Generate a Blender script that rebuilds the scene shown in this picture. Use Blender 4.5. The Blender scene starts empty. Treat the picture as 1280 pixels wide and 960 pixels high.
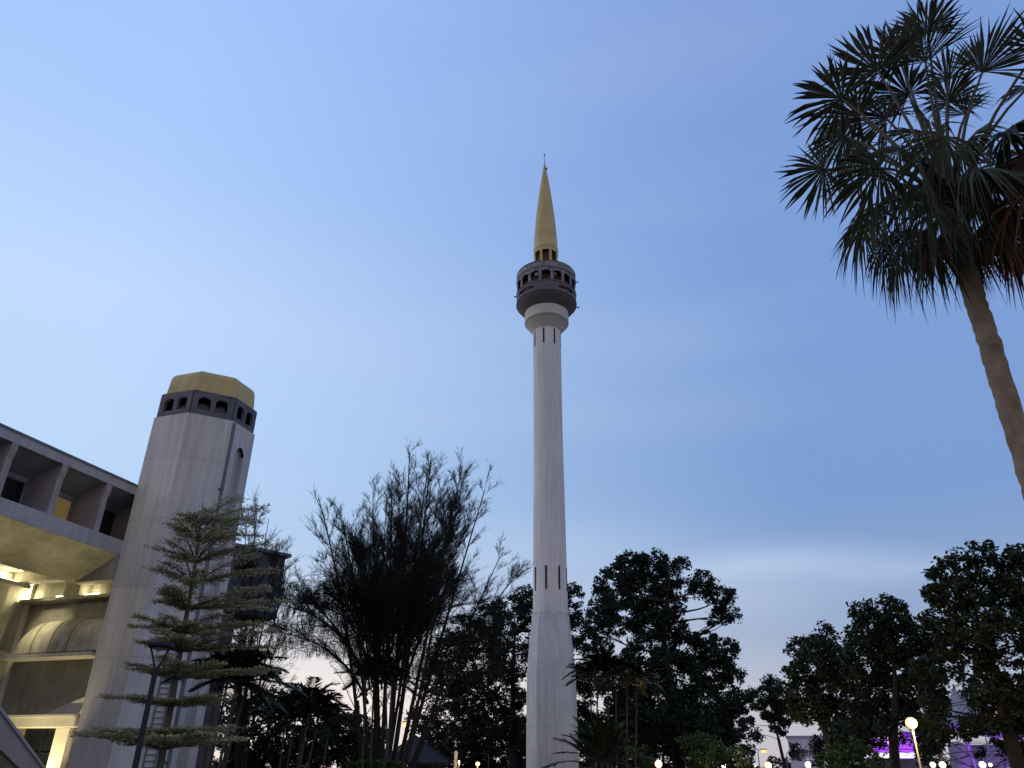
import bpy, bmesh, math, random
import numpy as np
from mathutils import Matrix, Vector

random.seed(7)
rng = np.random.default_rng(11)
SC = bpy.context.scene
COL = SC.collection
R_ = math.radians

# ---------------------------------------------------------------- camera
F = 950.0                                     # focal length in photo pixels (1280 wide)
zc = np.array([20, 1830, -950.0]); zc /= np.linalg.norm(zc)
yc = np.array([0, 0, -1.0]); yc -= yc.dot(zc) * zc; yc /= np.linalg.norm(yc)
xc = np.cross(yc, zc)
ROT = np.array([xc, yc, zc])
EYE = np.array([0, 0, 1.6])
cd = bpy.data.cameras.new('camera')
cam = bpy.data.objects.new('camera', cd)
COL.objects.link(cam)
cd.sensor_width = 36
cd.lens = 36 * F / 1280
cd.clip_start = .1
cd.clip_end = 3000
cam.matrix_world = Matrix([[*ROT[0], 0], [*ROT[1], 0], [*ROT[2], 1.6], [0, 0, 0, 1]])
SC.camera = cam

# ---------------------------------------------------------------- exposure, sampling
SC.view_settings.view_transform = 'Standard'
SC.view_settings.look = 'None'
SC.view_settings.exposure = 0.0
SC.view_settings.gamma = 1.0
SC.view_settings.use_curve_mapping = False
SC.render.engine = 'CYCLES'
SC.cycles.use_denoising = True
SC.cycles.max_bounces = 5
SC.cycles.diffuse_bounces = 3
SC.cycles.transparent_max_bounces = 4
SC.cycles.caustics_reflective = False
SC.cycles.caustics_refractive = False
SC.cycles.sample_clamp_indirect = 4

# ---------------------------------------------------------------- dusk sky
SUN_AZ = -50.0                                # degrees from straight ahead, negative is left
w = bpy.data.worlds.new('World'); SC.world = w
w.use_nodes = True
nt = w.node_tree; nt.nodes.clear()
N = nt.nodes.new; L = nt.links.new
def mth(op, a, b=None, c=None, clamp=False):
    n = N('ShaderNodeMath'); n.operation = op; n.use_clamp = clamp
    for i, x in enumerate((a, b, c)):
        if x is None: continue
        if isinstance(x, (int, float)): n.inputs[i].default_value = x
        else: L(x, n.inputs[i])
    return n.outputs[0]
def mixc(f, a, b, mode='MIX'):
    n = N('ShaderNodeMix'); n.data_type = 'RGBA'; n.blend_type = mode
    for s, x in ((n.inputs[0], f), (n.inputs[6], a), (n.inputs[7], b)):
        if isinstance(x, (int, float)): s.default_value = x
        elif isinstance(x, tuple): s.default_value = (*x, 1)
        else: L(x, s)
    return n.outputs[2]
def ramp(fac, stops):
    n = N('ShaderNodeValToRGB'); L(fac, n.inputs[0]); e = n.color_ramp.elements
    n.color_ramp.interpolation = 'EASE' if False else 'LINEAR'
    while len(e) < len(stops): e.new(.5)
    for i, (p, c) in enumerate(stops):
        e[i].position = p; e[i].color = (*c, 1)
    return n.outputs[0]
tc = N('ShaderNodeTexCoord'); sep = N('ShaderNodeSeparateXYZ'); L(tc.outputs['Generated'], sep.inputs[0])
DX, DY, DZ = sep.outputs
zz = mth('MAXIMUM', DZ, 0.0)
sx, sy = math.sin(R_(SUN_AZ)), math.cos(R_(SUN_AZ))
sd = mth('ADD', mth('MULTIPLY', DX, sx), mth('MULTIPLY', DY, sy))
hor = mth('SQRT', mth('ADD', mth('MULTIPLY', DX, DX), mth('MULTIPLY', DY, DY)))
hd = mth('DIVIDE', sd, mth('MAXIMUM', hor, .02))                   # cosine of the azimuth from the afterglow
near_sun = ramp(zz, [(0, (.96, .80, .70)), (.07, (.92, .84, .82)), (.15, (.70, .77, .90)), (.28, (.49, .675, .93)),
                     (.50, (.52, .70, .99)), (.64, (.41, .60, .97)), (.81, (.36, .545, .96)), (1, (.16, .27, .58))])
off_sun = ramp(zz, [(0, (.56, .50, .54)), (.08, (.44, .47, .57)), (.18, (.27, .38, .59)), (.30, (.20, .335, .62)),
                    (.50, (.205, .345, .67)), (.81, (.195, .325, .68)), (1, (.16, .27, .58))])
behind = ramp(zz, [(0, (.46, .41, .45)), (.2, (.48, .465, .55)), (.5, (.44, .46, .57)), (1, (.17, .28, .56))])
f_side = mth('POWER', mth('MULTIPLY_ADD', hd, 1.52, -.45, clamp=True), 1.3)
front = mixc(f_side, off_sun, near_sun)
f_back = mth('MULTIPLY_ADD', DY, -1.6, .18, clamp=True)
sky = mixc(f_back, front, behind)
# thin high cloud: faint stretched noise, and one pale lens of cloud low on the right
mp = N('ShaderNodeMapping'); mp.inputs['Scale'].default_value = (1.1, 1.1, 5.5); L(tc.outputs['Generated'], mp.inputs[0])
mp.inputs['Rotation'].default_value = (0, R_(9), 0)
nz = N('ShaderNodeTexNoise'); L(mp.outputs[0], nz.inputs['Vector']); nz.inputs['Scale'].default_value = 1.7
nz.inputs['Detail'].default_value = 4; nz.inputs['Roughness'].default_value = .45
veil = mth('MULTIPLY', mth('SUBTRACT', nz.outputs[0], .45), .40, clamp=True)
sky = mixc(veil, sky, (.60, .70, .88))
az = mth('ARCTAN2', DX, DY)
el = mth('ARCSINE', DZ)
def lens(az0, el0, wa, we, bend, amp, noise=.02):
    a = mth('SUBTRACT', az, az0)
    e = mth('SUBTRACT', el, el0)
    e = mth('ADD', e, mth('MULTIPLY', mth('MULTIPLY', a, a), bend))
    e = mth('ADD', e, mth('MULTIPLY', mth('SUBTRACT', nz.outputs[0], .5), noise))
    q = mth('ADD', mth('POWER', mth('ABSOLUTE', mth('DIVIDE', a, wa)), 2.0), mth('POWER', mth('ABSOLUTE', mth('DIVIDE', e, we)), 2.0))
    return mth('MULTIPLY', mth('POWER', 2.718, mth('MULTIPLY', q, -1.0)), amp)
sky = mixc(lens(.32, .236, .17, .021, .5, .45), sky, (.62, .73, .92))
sky = mixc(lens(.28, .195, .16, .032, 0, .38), sky, (.56, .64, .80))
sky = mixc(lens(.50, .215, .10, .012, 0, .22), sky, (.55, .68, .90))
sky = mixc(lens(.03, .26, .22, .05, 0, .22), sky, (.66, .78, .95))
sky = mixc(lens(-.22, .075, .34, .085, 0, .75, .01), sky, (.97, .86, .80))
nsk = N('ShaderNodeTexSky'); nsk.sky_type = 'NISHITA'; nsk.sun_disc = False
nsk.sun_elevation = R_(-1.0); nsk.sun_rotation = R_(-75); nsk.ozone_density = 3
bg1 = N('ShaderNodeBackground'); bg1.inputs[1].default_value = .05; L(nsk.outputs[0], bg1.inputs[0])
bg2 = N('ShaderNodeBackground'); bg2.inputs[1].default_value = 1.0; L(sky, bg2.inputs[0])
ad = N('ShaderNodeAddShader'); L(bg1.outputs[0], ad.inputs[0]); L(bg2.outputs[0], ad.inputs[1])
wo = N('ShaderNodeOutputWorld'); L(ad.outputs[0], wo.inputs[0])

# the last of the afterglow, very weak and very soft
sl = bpy.data.lights.new('sun', 'SUN'); sl.energy = .45; sl.angle = R_(30); sl.color = (1, .86, .74)
so = bpy.data.objects.new('sun', sl); COL.objects.link(so)
LAMP_AZ = R_(-75)
sv = Vector((math.sin(LAMP_AZ) * math.cos(R_(8)), math.cos(LAMP_AZ) * math.cos(R_(8)), math.sin(R_(8))))
so.rotation_euler = sv.to_track_quat('Z', 'Y').to_euler()

# ---------------------------------------------------------------- helpers
def ray(x, y): return ROT @ np.array([x - 640, 480 - y, -F])
def at(x, y, D):
    """the point seen at photo pixel (x, y) at horizontal distance D metres from the camera"""
    d = ray(x, y); return EYE + d * D / math.hypot(d[0], d[1])
def ground_at(x, y, D):
    p = at(x, y, D); return np.array([p[0], p[1], 0.0])
def scale_at(p): return -(ROT.T @ (np.asarray(p) - EYE))[2] / F     # metres per photo pixel

MATS = {}
def mat(name, color, rough=.7, var=.0, vscale=3.0, streak=.0, bump=.0, bscale=40, color2=None, metallic=0, spec=.3, island=0.0, joints=None):
    m = bpy.data.materials.new(name); MATS[name] = m
    m.use_nodes = True; t = m.node_tree; b = t.nodes['Principled BSDF']
    b.inputs['Roughness'].default_value = rough; b.inputs['Metallic'].default_value = metallic
    b.inputs['Specular IOR Level'].default_value = spec
    b.inputs['Base Color'].default_value = (*color, 1)
    nn = t.nodes.new; ln = t.links.new
    cur = None
    def mul(fac_socket, lo, hi, lo_p, hi_p):
        nonlocal cur
        r = nn('ShaderNodeMapRange'); ln(fac_socket, r.inputs[0])
        r.inputs[1].default_value = lo_p; r.inputs[2].default_value = hi_p; r.inputs[3].default_value = lo; r.inputs[4].default_value = hi
        x = nn('ShaderNodeMix'); x.data_type = 'RGBA'; x.blend_type = 'MULTIPLY'; x.inputs[0].default_value = 1
        if cur is None: x.inputs[6].default_value = (*color, 1)
        else: ln(cur, x.inputs[6])
        ln(r.outputs[0], x.inputs[7]); cur = x.outputs[2]
    tcd = nn('ShaderNodeTexCoord')
    if color2:
        a = nn('ShaderNodeTexNoise'); a.inputs['Scale'].default_value = vscale; a.inputs['Detail'].default_value = 6; ln(tcd.outputs['Object'], a.inputs['Vector'])
        r = nn('ShaderNodeMapRange'); ln(a.outputs[0], r.inputs[0]); r.inputs[1].default_value = .42; r.inputs[2].default_value = .62
        x = nn('ShaderNodeMix'); x.data_type = 'RGBA'; ln(r.outputs[0], x.inputs[0]); x.inputs[6].default_value = (*color, 1); x.inputs[7].default_value = (*color2, 1)
        cur = x.outputs[2]
    if var:
        a = nn('ShaderNodeTexNoise'); a.inputs['Scale'].default_value = vscale; a.inputs['Detail'].default_value = 7; a.inputs['Roughness'].default_value = .6
        ln(tcd.outputs['Object'], a.inputs['Vector']); mul(a.outputs[0], 1 - var, 1 + var * .4, .3, .7)
    if streak:
        mpn = nn('ShaderNodeMapping'); mpn.inputs['Scale'].default_value = (2.6, 2.6, .11); ln(tcd.outputs['Object'], mpn.inputs[0])
        a = nn('ShaderNodeTexNoise'); a.inputs['Scale'].default_value = 1.6; a.inputs['Detail'].default_value = 6; a.inputs['Roughness'].default_value = .65
        ln(mpn.outputs[0], a.inputs['Vector']); mul(a.outputs[0], 1 - streak, 1.0, .34, .58)
    if joints:                                                     # construction joints at regular heights
        s = nn('ShaderNodeSeparateXYZ'); ln(tcd.outputs['Object'], s.inputs[0])
        md = nn('ShaderNodeMath'); md.operation = 'PINGPONG'; md.inputs[1].default_value = joints / 2; ln(s.outputs[2], md.inputs[0])
        mul(md.outputs[0], .80, 1.0, .008, .03)
    if island:
        g = nn('ShaderNodeNewGeometry'); mul(g.outputs['Random Per Island'], 1 - island, 1 + island, 0, 1)
    if cur is not None: ln(cur, b.inputs['Base Color'])
    if bump:
        a = nn('ShaderNodeTexNoise'); a.inputs['Scale'].default_value = bscale; a.inputs['Detail'].default_value = 5; ln(tcd.outputs['Object'], a.inputs['Vector'])
        bp = nn('ShaderNodeBump'); bp.inputs['Strength'].default_value = bump; bp.inputs['Distance'].default_value = .03; ln(a.outputs[0], bp.inputs['Height']); ln(bp.outputs[0], b.inputs['Normal'])
    return m
def glow(name, color, strength):
    m = bpy.data.materials.new(name); m.use_nodes = True; b = m.node_tree.nodes['Principled BSDF']
    b.inputs['Base Color'].default_value = (.8, .8, .8, 1)
    b.inputs['Emission Color'].default_value = (*color, 1); b.inputs['Emission Strength'].default_value = strength
    m.cycles.emission_sampling = 'NONE'
    MATS[name] = m; return m

class MB:
    def __init__(s): s.v = []; s.f = []
    def add(s, V, Fc):
        o = len(s.v); s.v.extend([tuple(map(float, p)) for p in V]); s.f.extend([tuple(i + o for i in q) for q in Fc])
    def box(s, a, b):
        x0, y0, z0 = [min(p, q) for p, q in zip(a, b)]; x1, y1, z1 = [max(p, q) for p, q in zip(a, b)]
        s.add([(x0,y0,z0),(x1,y0,z0),(x1,y1,z0),(x0,y1,z0),(x0,y0,z1),(x1,y0,z1),(x1,y1,z1),(x0,y1,z1)],
              [(3,2,1,0),(4,5,6,7),(0,1,5,4),(1,2,6,5),(2,3,7,6),(3,0,4,7)])
    def tube(s, P, rad, n=8, caps=True):
        P = [np.asarray(p, float) for p in P]; k = len(P)
        if np.isscalar(rad): rad = [rad] * k
        V = []; up = np.array([0.31, .17, .93])
        for i in range(k):
            t = P[min(i + 1, k - 1)] - P[max(i - 1, 0)]; t = t / (np.linalg.norm(t) + 1e-9)
            a = np.cross(t, up)
            if np.linalg.norm(a) < .15: a = np.cross(t, np.array([1., .2, 0]))
            a /= np.linalg.norm(a); b = np.cross(t, a)
            for j in range(n):
                q = 2 * math.pi * j / n; V.append(P[i] + rad[i] * (math.cos(q) * a + math.sin(q) * b))
        Fc = [(i*n+j, i*n+(j+1) % n, (i+1)*n+(j+1) % n, (i+1)*n+j) for i in range(k-1) for j in range(n)]
        if caps: Fc += [tuple(range(n-1, -1, -1)), tuple((k-1)*n + j for j in range(n))]
        s.add(V, Fc)
    def lathe(s, prof, n=48, c=(0, 0), a0=0.0, cap=True):
        k = len(prof)
        V = [(c[0] + r*math.cos(a0+2*math.pi*j/n), c[1] + r*math.sin(a0+2*math.pi*j/n), z) for z, r in prof for j in range(n)]
        Fc = [(i*n+j, i*n+(j+1) % n, (i+1)*n+(j+1) % n, (i+1)*n+j) for i in range(k-1) for j in range(n)]
        if cap: Fc += [tuple(range(n-1, -1, -1)), tuple((k-1)*n + j for j in range(n))]
        s.add(V, Fc)
    def prism(s, poly, z0, z1):
        n = len(poly)
        s.add([(x, y, z0) for x, y in poly] + [(x, y, z1) for x, y in poly],
              [tuple(range(n-1, -1, -1)), tuple(range(n, 2*n))] + [(i, (i+1) % n, n+(i+1) % n, n+i) for i in range(n)])
    def loft(s, rings, cap=True):
        n = len(rings[0]); V = [p for r in rings for p in r]
        Fc = [(i*n+j, i*n+(j+1) % n, (i+1)*n+(j+1) % n, (i+1)*n+j) for i in range(len(rings)-1) for j in range(n)]
        if cap: Fc += [tuple(range(n-1, -1, -1)), tuple((len(rings)-1)*n + j for j in range(n))]
        s.add(V, Fc)
    def sphere(s, c, r, n=12, m=8, sq=1.0):
        s.lathe([(c[2] - r*sq*math.cos(math.pi*i/m), max(r*math.sin(math.pi*i/m), .002)) for i in range(m+1)], n, (c[0], c[1]))
    def build(s, name, m, parent=None, smooth=False, world=False, bevel=0, solid=0, auto=None):
        me = bpy.data.meshes.new(name)
        V = s.v
        if world and parent is not None:
            l = parent.location; V = [(x-l[0], y-l[1], z-l[2]) for x, y, z in V]
        me.from_pydata(V, [], s.f); me.validate()
        bm = bmesh.new(); bm.from_mesh(me)
        if solid or auto == 'weld': bmesh.ops.remove_doubles(bm, verts=bm.verts, dist=1e-4)
        bmesh.ops.recalc_face_normals(bm, faces=bm.faces); bm.to_mesh(me); bm.free()
        if smooth:
            for p in me.polygons: p.use_smooth = True
            me.set_sharp_from_angle(angle=R_(38))
        me.materials.append(m)
        o = bpy.data.objects.new(name, me); COL.objects.link(o); o.parent = parent
        if solid:
            md = o.modifiers.new('s', 'SOLIDIFY'); md.thickness = solid; md.offset = 0
        if bevel:
            md = o.modifiers.new('b', 'BEVEL'); md.width = bevel; md.segments = 2; md.limit_method = 'ANGLE'
        return o

def quads(name, C, A, B, m, parent=None, tri=False):
    """many small faces: rhombus leaves with centre C, half axes A (long) and B (wide); tri makes thin needles"""
    C = np.asarray(C, float); A = np.asarray(A, float); B = np.asarray(B, float); n = len(C)
    if parent is not None: C = C - np.array(parent.location)
    if tri: V = np.stack([C - B, C + B, C + 2 * A], 1); k = 3
    else: V = np.stack([C - A, C + B - .15 * A, C + A, C - B - .15 * A], 1); k = 4
    V = V.reshape(-1, 3); me = bpy.data.meshes.new(name)
    me.vertices.add(n * k); me.vertices.foreach_set('co', V.ravel().astype(np.float32))
    me.loops.add(n * k); me.loops.foreach_set('vertex_index', np.arange(n * k, dtype=np.int32))
    me.polygons.add(n); me.polygons.foreach_set('loop_start', np.arange(n, dtype=np.int32) * k)
    me.polygons.foreach_set('loop_total', np.full(n, k, np.int32))
    me.update(calc_edges=True); me.materials.append(m)
    o = bpy.data.objects.new(name, me); COL.objects.link(o); o.parent = parent
    return o
def unit(n):
    v = rng.normal(size=(n, 3)); return v / np.linalg.norm(v, axis=1)[:, None]
def nrm(v): v = np.asarray(v, float); return v / (np.linalg.norm(v) + 1e-9)
def perp(A):
    B = np.cross(A, unit(len(A))); return B / (np.linalg.norm(B, axis=1)[:, None] + 1e-9)

def thing(name, label, cat, loc=(0, 0, 0), rz=0, group=None):
    o = bpy.data.objects.new(name, None); COL.objects.link(o); o.empty_display_size = .3
    o.location = tuple(map(float, loc)); o.rotation_euler = (0, 0, rz)
    return tag(o, label, cat, group)
def tag(o, label, cat, group=None):
    o['label'] = label; o['category'] = cat
    if group: o['group'] = group
    return o
def struct(o, kind='structure'): o['kind'] = kind; return o
def lamp(kind, loc, energy, color, size=.1, parent=None, target=None, spot=None, blend=.6, sx=None, sy=None):
    d = bpy.data.lights.new('lamp_light', kind); d.energy = energy; d.color = color
    if kind == 'AREA':
        d.shape = 'RECTANGLE'; d.size = sx; d.size_y = sy
    else: d.shadow_soft_size = size
    if kind == 'SPOT': d.spot_size = R_(spot); d.spot_blend = blend
    o = bpy.data.objects.new('lamp_light', d); COL.objects.link(o); o.location = tuple(map(float, loc))
    if target is not None:
        v = Vector(tuple(map(float, np.asarray(loc) - np.asarray(target)))); o.rotation_euler = v.to_track_quat('Z', 'Y').to_euler()
    if parent is not None: o.parent = parent
    return o

def arch_panel(w, h, openings, f, step=.12, z_levels=()):
    """a wall of width w and height h with arched openings (x0, x1, sill, spring, top); f maps (x, z) to 3-D"""
    xs = {0.0, w}
    for x0, x1, *_ in openings:
        for k in range(9): xs.add(x0 + (x1 - x0) * k / 8)
    n = max(1, int(w / step))
    for k in range(n + 1):
        x = w * k / n
        if all(abs(x - y) > step * .35 for y in xs): xs.add(x)
    xs = sorted(xs); V = []; Fc = []
    def q(xa, xb, za, zb, zc_, zd):
        o = len(V); V.extend([f(xa, za), f(xb, zb), f(xb, zc_), f(xa, zd)]); Fc.append((o, o+1, o+2, o+3))
    def top(op, x):
        x0, x1, sill, spring, tp = op; t = abs((x - (x0 + x1) / 2) / ((x1 - x0) / 2)); t = min(t, 1)
        return spring + (tp - spring) * (1 - t ** 2.2)
    for xa, xb in zip(xs[:-1], xs[1:]):
        m = (xa + xb) / 2; op = next((o for o in openings if o[0] < m < o[1]), None)
        if op is None: q(xa, xb, 0, 0, h, h)
        else:
            if op[2] > 0: q(xa, xb, 0, 0, op[2], op[2])
            q(xa, xb, top(op, xa), top(op, xb), h, h)
    return V, Fc

# ---------------------------------------------------------------- materials
mat('white_wall', (.63, .60, .605), .75, var=.16, vscale=.5, streak=.22, bump=.05, bscale=12, joints=2.9)
mat('base_paint', (.64, .625, .64), .75, var=.16, vscale=.45, streak=.2, bump=.05, bscale=12)
mat('shaft_paint', (.77, .74, .75), .7, var=.12, vscale=.3, streak=.17, joints=5.8)
mat('facade_wall', (.46, .44, .45), .75, var=.18, vscale=.8, streak=.16, bump=.05, bscale=12)
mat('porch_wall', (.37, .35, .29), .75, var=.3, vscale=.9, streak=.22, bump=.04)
mat('fin_wall', (.41, .345, .34), .8, var=.15, vscale=1.2, streak=.15)
mat('stained_hood', (.62, .58, .47), .75, var=.35, vscale=1.6, streak=.30, bump=.05)
mat('roof_metal', (.16, .19, .25), .5, var=.15, vscale=2, metallic=.2)
mat('ring_grey', (.15, .145, .17), .75, var=.2, vscale=2, streak=.15)
mat('ring_peeling', (.16, .155, .18), .75, color2=(.34, .33, .34), vscale=4.5, var=.2)
mat('bowl_grey', (.13, .115, .125), .8, var=.15, vscale=1)
mat('collar_paint', (.62, .585, .54), .75, var=.12, vscale=.8, streak=.1)
mat('gold_paint', (.60, .455, .175), .45, var=.16, vscale=1.2, streak=.16, spec=.4)
mat('dark_glass', (.012, .013, .018), .18, spec=.5)
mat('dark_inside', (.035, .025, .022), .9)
mat('brown_inside', (.13, .065, .04), .9, var=.2, vscale=2)
mat('pipe_blue', (.13, .17, .21), .5, var=.1)
mat('black_metal', (.012, .014, .028), .45)
mat('grey_metal', (.20, .20, .21), .5, var=.1)
mat('trunk_brown', (.10, .075, .055), .9, var=.3, vscale=6, bump=.4, bscale=14)
mat('bark_dark', (.035, .028, .022), .95, var=.3, vscale=5)
mat('bark_grey', (.14, .12, .10), .9, var=.3, vscale=6)
mat('palm_bark', (.36, .25, .165), .85, var=.4, vscale=4.5, streak=.2, bump=.6, bscale=9)
mat('palm_stem', (.07, .062, .05), .8, var=.25, vscale=5)
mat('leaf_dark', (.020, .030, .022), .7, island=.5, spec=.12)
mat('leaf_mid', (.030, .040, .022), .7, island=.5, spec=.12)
lm = mat('leaf_olive_lit', (.46, .41, .22), .7, island=.35, spec=.15)  # leaf tone raised to stand in for warm lamp light on the tree
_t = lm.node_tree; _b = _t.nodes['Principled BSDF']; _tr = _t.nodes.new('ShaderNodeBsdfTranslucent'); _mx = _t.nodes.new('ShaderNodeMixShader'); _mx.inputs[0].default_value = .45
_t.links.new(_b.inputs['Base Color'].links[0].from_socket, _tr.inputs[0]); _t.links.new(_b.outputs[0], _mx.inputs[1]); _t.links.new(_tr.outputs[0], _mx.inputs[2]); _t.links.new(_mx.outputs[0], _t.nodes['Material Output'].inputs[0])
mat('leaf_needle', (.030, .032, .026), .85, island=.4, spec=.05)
mat('leaf_fan', (.050, .054, .030), .65, island=.45, spec=.12)
mat('leaf_fan_dry', (.17, .08, .05), .75, island=.35, spec=.1)
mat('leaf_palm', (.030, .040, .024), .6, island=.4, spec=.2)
mat('leaf_hedge', (.06, .085, .03), .7, island=.4, spec=.15)
mat('petiole', (.085, .06, .035), .6)
mat('tiles_dark', (.035, .03, .04), .8, var=.3, vscale=4)
mat('render_lilac', (.42, .38, .44), .8, var=.12, vscale=.4)
mat('fabric_white', (.34, .32, .38), .75, var=.06, vscale=.5)
mat('grass_ground', (.045, .06, .025), .95, color2=(.06, .055, .035), vscale=.6, var=.3, bump=.4, bscale=8)
mat('paving', (.19, .18, .17), .85, var=.25, vscale=1.2)
glow('lit_warm', (1, .48, .08), 1.6); glow('lit_orange', (1, .42, .07), 2.0); glow('lit_white', (1, .92, .72), 2.0)
glow('lit_tube', (1, .93, .62), 6); glow('lit_pane', (1, .66, .2), .10).node_tree.nodes['Principled BSDF'].inputs['Base Color'].default_value = (.12, .09, .05, 1); glow('lit_cyan', (.15, .6, 1), 2.5)
glow('lit_window', (1, .70, .18), 1.1); glow('lit_strip', (.92, .88, 1), 1.3); glow('lit_violet', (.45, .03, 1), 2); glow('lit_green', (.1, 1, .35), .8)

# ---------------------------------------------------------------- ground
g = MB(); g.add([(-900, -300, 0), (900, -300, 0), (900, 1200, 0), (-900, 1200, 0)], [(0, 1, 2, 3)])
struct(g.build('ground', MATS['grass_ground']))
g = MB(); g.add([(-9, -30, .004), (9, -30, .004), (9, 60, .004), (-9, 60, .004)], [(0, 1, 2, 3)])
struct(g.build('path', MATS['paving']))

# ================================================================ MINARET
MX, MY = 3.469, 65.909
mn = thing('minaret', 'tall slender white minaret with grey gallery and pointed gold spire', 'minaret', (MX, MY, 0))
CAMDIR = math.atan2(-MY, -MX)                                          # angle from the axis to the camera
b = MB(); zs = [13.93, 15, 17.7, 20, 22.9, 27, 31.6, 36, 39.7, 41.9]; rs = [1.50, 1.48, 1.46, 1.45, 1.43, 1.39, 1.37, 1.38, 1.40, 1.41]
b.lathe(list(zip(zs, rs)), 64); b.build('shaft', MATS['shaft_paint'], mn, smooth=True)
b = MB(); prof = [(0, 2.02), (2.9, 2.0), (5.5, 2.0), (5.56, 1.985), (7.4, 1.975), (8.74, 1.955), (9.6, 1.92), (10.2, 1.88), (11, 1.81), (11.9, 1.72), (12.9, 1.62), (13.96, 1.53)]
b.lathe([(z, r * 1.03) for z, r in prof], 8, a0=CAMDIR + R_(9))
b.build('flared_base', MATS['base_paint'], mn)
for z0, z1, r in ((15.75, 17.75, 1.475), (39.75, 41.5, 1.40)):
    for k in range(8):
        a = CAMDIR + R_(-13 + 45 * k); s = MB()
        s.box((r - .2, -.085, z0), (r + .012, .085, z1))
        o = s.build('slit_window', MATS['dark_inside'], mn); o.rotation_euler = (0, 0, a)
b = MB(); b.lathe([(41.6, 1.40), (41.95, 1.62), (42.35, 1.95), (42.7, 2.2), (42.72, 2.235), (43.85, 2.24), (43.9, 2.1)], 64)
b.build('collar', MATS['collar_paint'], mn, smooth=True)
b = MB(); b.lathe([(43.86, 2.18), (44.2, 2.52), (44.55, 2.84), (44.82, 3.04), (44.9, 3.07)], 64)
b.build('gallery_bowl', MATS['bowl_grey'], mn, smooth=True)
def cyl(r, z0, a0):
    return lambda x, z: (r*math.cos(a0 + x/r), r*math.sin(a0 + x/r), z0 + z)
RG = 3.0; CIRC = 2 * math.pi * RG
b = MB(); ops = [(CIRC*(k*90 + 24 + 0)/360, CIRC*(k*90 + 66)/360, .42, .70, .82) for k in range(4)]
b.add(*arch_panel(CIRC, 1.2, ops, cyl(RG, 44.88, CAMDIR), .25)); b.build('gallery_parapet', MATS['ring_grey'], mn, solid=.14)
b = MB(); p = CIRC / 16; ops = [(p*(k-.5) + p*.5 + p*.11, p*(k+.5) + p*.5 - p*.11, .1, 1.1, 1.27) for k in range(16)]
b.add(*arch_panel(CIRC, 2.42, ops, cyl(RG, 46.08, CAMDIR - p/2/RG), .2)); b.build('gallery_arcade', MATS['ring_peeling'], mn, solid=.14)
b = MB()
for z in (44.95, 46.08, 47.72): b.lathe([(z - .05, 3.03), (z - .05, 3.12), (z + .05, 3.12), (z + .05, 3.03)], 64, cap=False)
b.build('gallery_moulding', MATS['ring_grey'], mn)
b = MB(); b.lathe([(44.9, 2.4), (48.2, 2.4)], 32); b.build('gallery_core', MATS['brown_inside'], mn, smooth=True)
b = MB(); b.lathe([(48.42, 3.08), (48.52, 3.1), (48.56, 3.0), (48.9, 1.7), (48.95, .4)], 64); b.build('gallery_roof', MATS['ring_grey'], mn, smooth=True)
for a, rad in ((-18, .21), (17, .14)):                                 # horn speakers seen in the arcade
    aa = CAMDIR - R_(-a); c = np.array([2.8*math.cos(aa), 2.8*math.sin(aa), 46.85]); dd = np.array([math.cos(aa), math.sin(aa), 0])
    s = MB(); s.tube([c, c + dd*.15, c + dd*.32], [.05, .1, rad], 14)
    s.build('loudspeaker', MATS['grey_metal'], mn, smooth=True)
for a, z in ((-86, 46.0), (88, 44.6), (84, 47.6)):
    aa = CAMDIR + R_(a); dd = np.array([math.cos(aa), math.sin(aa), 0]); c = dd*3.0 + np.array([0, 0, z])
    s = MB(); s.tube([c, c + dd*.2, c + dd*.36], [.03, .05, .10], 10); s.build('loudspeaker', MATS['black_metal'], mn)
RL = 1.25; CL = 2*math.pi*RL; p = CL/8
b = MB(); b.add(*arch_panel(CL, 2.9, [(p*k + p*.13, p*(k+1) - p*.13, .2, 2.40, 2.42) for k in range(8)], cyl(RL, 48.85, CAMDIR + .5*p/RL), .2))
b.build('lantern', MATS['gold_paint'], mn, solid=.12)
b = MB(); b.lathe([(48.9, .9), (51.6, .9)], 24); b.build('lantern_core', MATS['brown_inside'], mn)
b = MB(); b.lathe([(51.7, 1.30), (51.78, 1.345), (51.95, 1.345), (52.0, 1.31), (53.6, 1.23), (55.6, 1.10), (57.6, .93), (59.6, .71), (61.3, .50), (62.7, .31), (63.6, .18), (64.4, .06), (64.45, .02)], 48)
b.build('spire', MATS['gold_paint'], mn, smooth=True)
b = MB(); b.sphere((.16, -.1, 63.55), .17, 14, 8); b.tube([(0, 0, 64.3), (0, 0, 65.75)], .035, 8); b.sphere((0, 0, 65.8), .11, 10, 6)
b.build('finial', MATS['grey_metal'], mn)

# ================================================================ MOSQUE BUILDING and its STAIR TOWER
AZ = 18.6
UA = np.array([math.sin(R_(AZ)), math.cos(R_(AZ)), 0]); NA = np.array([math.cos(R_(AZ)), -math.sin(R_(AZ)), 0])
V0 = at(192.5, 524, 37); V0[2] = 0
RZ = R_(90 - AZ)                              # local x runs along the facade towards the tower, local y into the building
def loc(u, d, z): return V0 + UA*u + NA*d + np.array([0, 0, z])
def hit(x, y, ax, val):
    d = ray(x, y); t = ((V0 + ax*val - EYE) @ ax) / (d @ ax); q = EYE + d*t - V0; return q @ UA, q @ NA, q[2]
class LB(MB):
    def bx(s, u0, u1, d0, d1, z0, z1): s.box((u0, -d0, z0), (u1, -d1, z1))
bd = thing('mosque_building', 'pale concrete mosque wing with deep window bays over a yellow lit porch', 'building', V0, RZ)
U0 = -27.0; U1 = 6.0; UE = 1.0
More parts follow.
